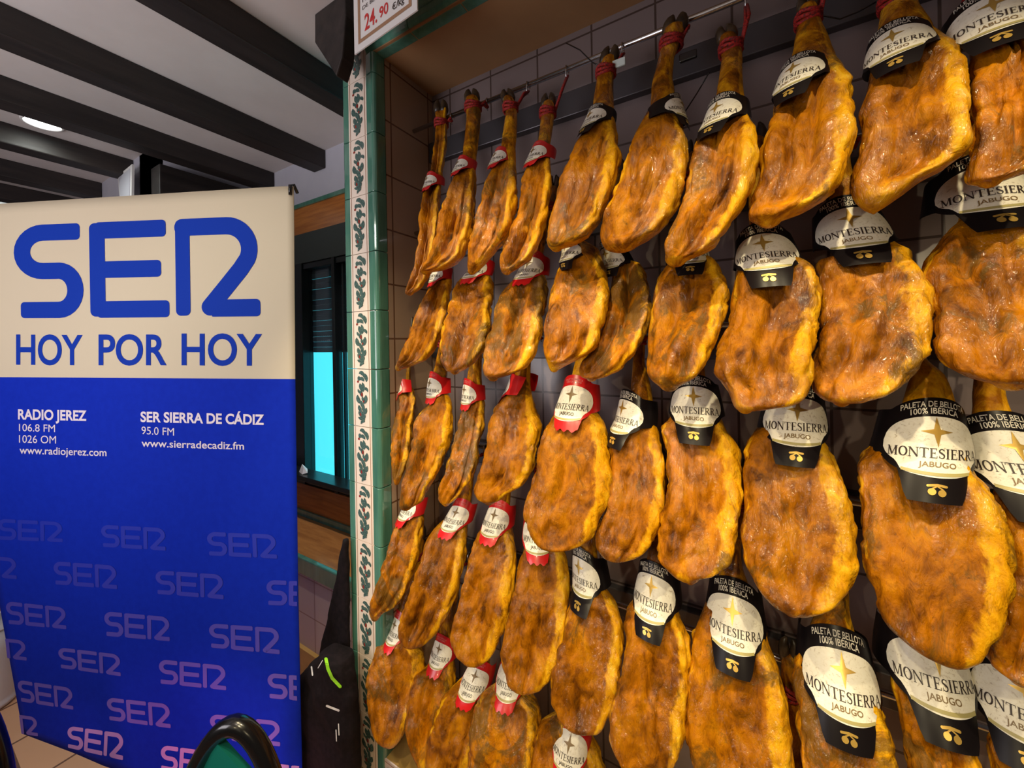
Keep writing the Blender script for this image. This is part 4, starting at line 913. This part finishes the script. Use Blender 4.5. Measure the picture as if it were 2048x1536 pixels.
# ================================================================== THINGS ON THE FLOOR
def loft(scans, Yf, b, n=40, ring=28, amp=.012, seed=3.3, fr=14):
    S = []
    for y, xl, xr in scans:
        Y = Yf(y); a_ = atY(xl, y, Y); c_ = atY(xr, y, Y); S.append((a_.z, (a_.x+c_.x)/2, Y, abs(c_.x-a_.x)/2))
    S = np.array(S); t_ = np.linspace(0, len(S)-1, n); R = [np.interp(t_, range(len(S)), S[:, k]) for k in range(4)]
    vs_ = []; fs = []
    for i in range(n):
        z, x, y, e = [float(r[i]) for r in R]; bb = min(b, e)
        for k in range(ring):
            a_ = 2*PI*k/ring; ct, st = math.cos(a_), math.sin(a_)
            p = Vector((x+e*math.copysign(abs(ct)**.8, ct), y+bb*math.copysign(abs(st)**.8, st), z)); d_ = noise.noise(p*fr+Vector((seed, 0, 0)))*amp+noise.noise(p*fr*2.5+Vector((seed, 0, 0)))*amp*.4
            vs_.append(p+Vector((ct, st, 0))*d_)
    fs = [(i*ring+k, i*ring+(k+1) % ring, (i+1)*ring+(k+1) % ring, (i+1)*ring+k) for i in range(n-1) for k in range(ring)]
    fs += [tuple(range(ring)), tuple(range((n-1)*ring, n*ring))]
    return MB().add(vs_, fs)
jk = loft([(1078, 688, 694), (1120, 680, 697), (1180, 668, 698), (1240, 655, 698), (1300, 640, 700), (1370, 630, 702), (1440, 625, 700)], lambda y: .968, .014, seed=9, amp=.005)
tag(jk.build('jacket', M['bk'], None, True), 'black jacket hanging in folds down the left side of the tiled pillar', 'jacket')
pk = loft([(1296, 652, 690), (1306, 640, 700), (1330, 618, 708), (1350, 603, 712), (1400, 600, 714), (1450, 600, 712), (1500, 600, 710), (1560, 598, 706), (1640, 598, 700), (1700, 602, 690), (1715, 610, 680)], lambda y: .890, .046, n=56, ring=40, amp=.012, seed=4)
q = atY(655, 1500, .90)
root = empty('backpack', (q.x, .90, 0), 'black backpack with lime zip flap and white reflective strips between banner and pillar', 'backpack')
pack = pk.build('pack_body', M['bk'], None, True)
from mathutils.bvhtree import BVHTree
tree = BVHTree.FromPolygons([v.co.copy() for v in pack.data.vertices], [tuple(p.vertices) for p in pack.data.polygons])
def strip_on(name, pts, wd, m, Y):
    mb = MB(); W = wd*FPX/1.5; q_ = []
    for (x0, y0), (x1, y1) in zip(pts[:-1], pts[1:]): q_ += [(x0+(x1-x0)*k/6, y0+(y1-y0)*k/6) for k in range(6)]
    v, f = ribbon(q_+[pts[-1]], W, True); out = []
    for x, y in v:
        d_ = ray(x, y).normalized(); h = tree.ray_cast(EYE, d_)[0]; out.append((h if h else atY(x, y, .86))-d_*.003)
    return mb.add(out, f).build(name, m, fix=False)
YB = .833
ps = [pack, strip_on('lime_zip', [(652, 1318), (656, 1338), (664, 1356), (680, 1373)], .013, M['lime'], YB),
      strip_on('reflective_strip', [(623, 1334), (625, 1350)], .006, M['reflect'], YB), strip_on('reflective_strip', [(645, 1321), (636, 1336)], .003, M['reflect'], YB),
      strip_on('reflective_strip', [(654, 1412), (677, 1421)], .009, M['reflect'], YB), strip_on('reflective_strip', [(677, 1448), (678, 1470)], .004, M['reflect'], YB), strip_on('reflective_strip', [(672, 1460), (673, 1482)], .004, M['reflect'], YB)]
adopt(root, *ps)

def chair(tip, ang, label, hw=.16, topz=None):
    """chair with a pointed arch back: black rim round a teal panel"""
    t = empty('chair', (tip.x, tip.y, 0), label, 'chair', 'black rimmed chairs in front of the banner')
    sd_ = Vector((math.cos(ang), math.sin(ang), 0)); fw = Vector((-sd_.y, sd_.x, 0)); hgt_ = .34
    arch = []
    for k in range(25):
        s = -1+k/12; zz = tip.z-.014-hgt_*abs(s)**1.9; arch.append(tip+sd_*(hw*s*(1-.12*abs(s)**3)+.0)+Vector((0, 0, zz-tip.z))+fw*(-.03*abs(s)**2))
    rim = MB().tube(arch, .024, 14).build('back_rim', M['gloss'], None, True)
    ins = [tip+sd_*(hw*.95*s)+Vector((0, 0, -.040-hgt_*abs(s+.18)**1.7*1.0)) for s in [(-1+k*.82/14) for k in range(15)]]+[tip+sd_*(hw*.42)+Vector((0, 0, -.16)), tip+sd_*(hw*.75)+Vector((0, 0, -.36))]
    pan = MB().prism(ins, -fw*.02).build('back_panel', M['teal'])
    zb_ = tip.z-hgt_-.02; seat = MB().box((-.2, -.2, -.03), (.2, .2, .01)); so2 = bevel(seat.build('seat', M['teal']), .015, 3); so2.location = tip-fw*.22+Vector((0, 0, .45-tip.z)); so2.rotation_euler = (0, 0, ang)
    pp = [rim, pan, so2]
    for s in (-1, 1):
        pp.append(MB().tube([arch[0 if s < 0 else -1], tip+sd_*(s*.17)+Vector((0, 0, .45-tip.z)), tip+sd_*(s*.19)+fw*.03+Vector((0, 0, .012-tip.z))], .012, 10).build('leg', M['gloss'], None, True))
        pp.append(MB().tube([tip+sd_*(s*.17)-fw*.38+Vector((0, 0, .44-tip.z)), tip+sd_*(s*.19)-fw*.42+Vector((0, 0, .012-tip.z))], .012, 10).build('leg', M['gloss'], None, True))
    adopt(t, *pp)
chair(atZ(468, 1440, 1.0), TH, 'black rimmed chair with teal back panel in front of the banner', .18)
chair(atZ(-75, 1388, 1.05), TH, 'black rimmed chair mostly outside the lower left corner, only its dark edge seen', .18)
# white round bin at the left edge
q = onH(-30, 1415, -H+.0); q.z = 0
t = empty('bin', (q.x, q.y, 0), 'white round plastic bin on the floor behind the banner at left edge', 'bin')
prof = [(.0, .095), (.012, .108), (.03, .110), (.035, .104), (.05, .104), (.30, .118), (.42, .122)]
bb_ = MB().tube([(q.x, q.y, z) for z, r in prof], [r for z, r in prof], 36).build('bin_body', M['whitepl'], None, True)
rm = MB().tube([(q.x+.123*math.cos(a*PI/18), q.y+.123*math.sin(a*PI/18), .42) for a in range(36)], .006, 8, closed=True).build('bin_rim', M['whitepl'], None, True)
adopt(t, bb_, rm)
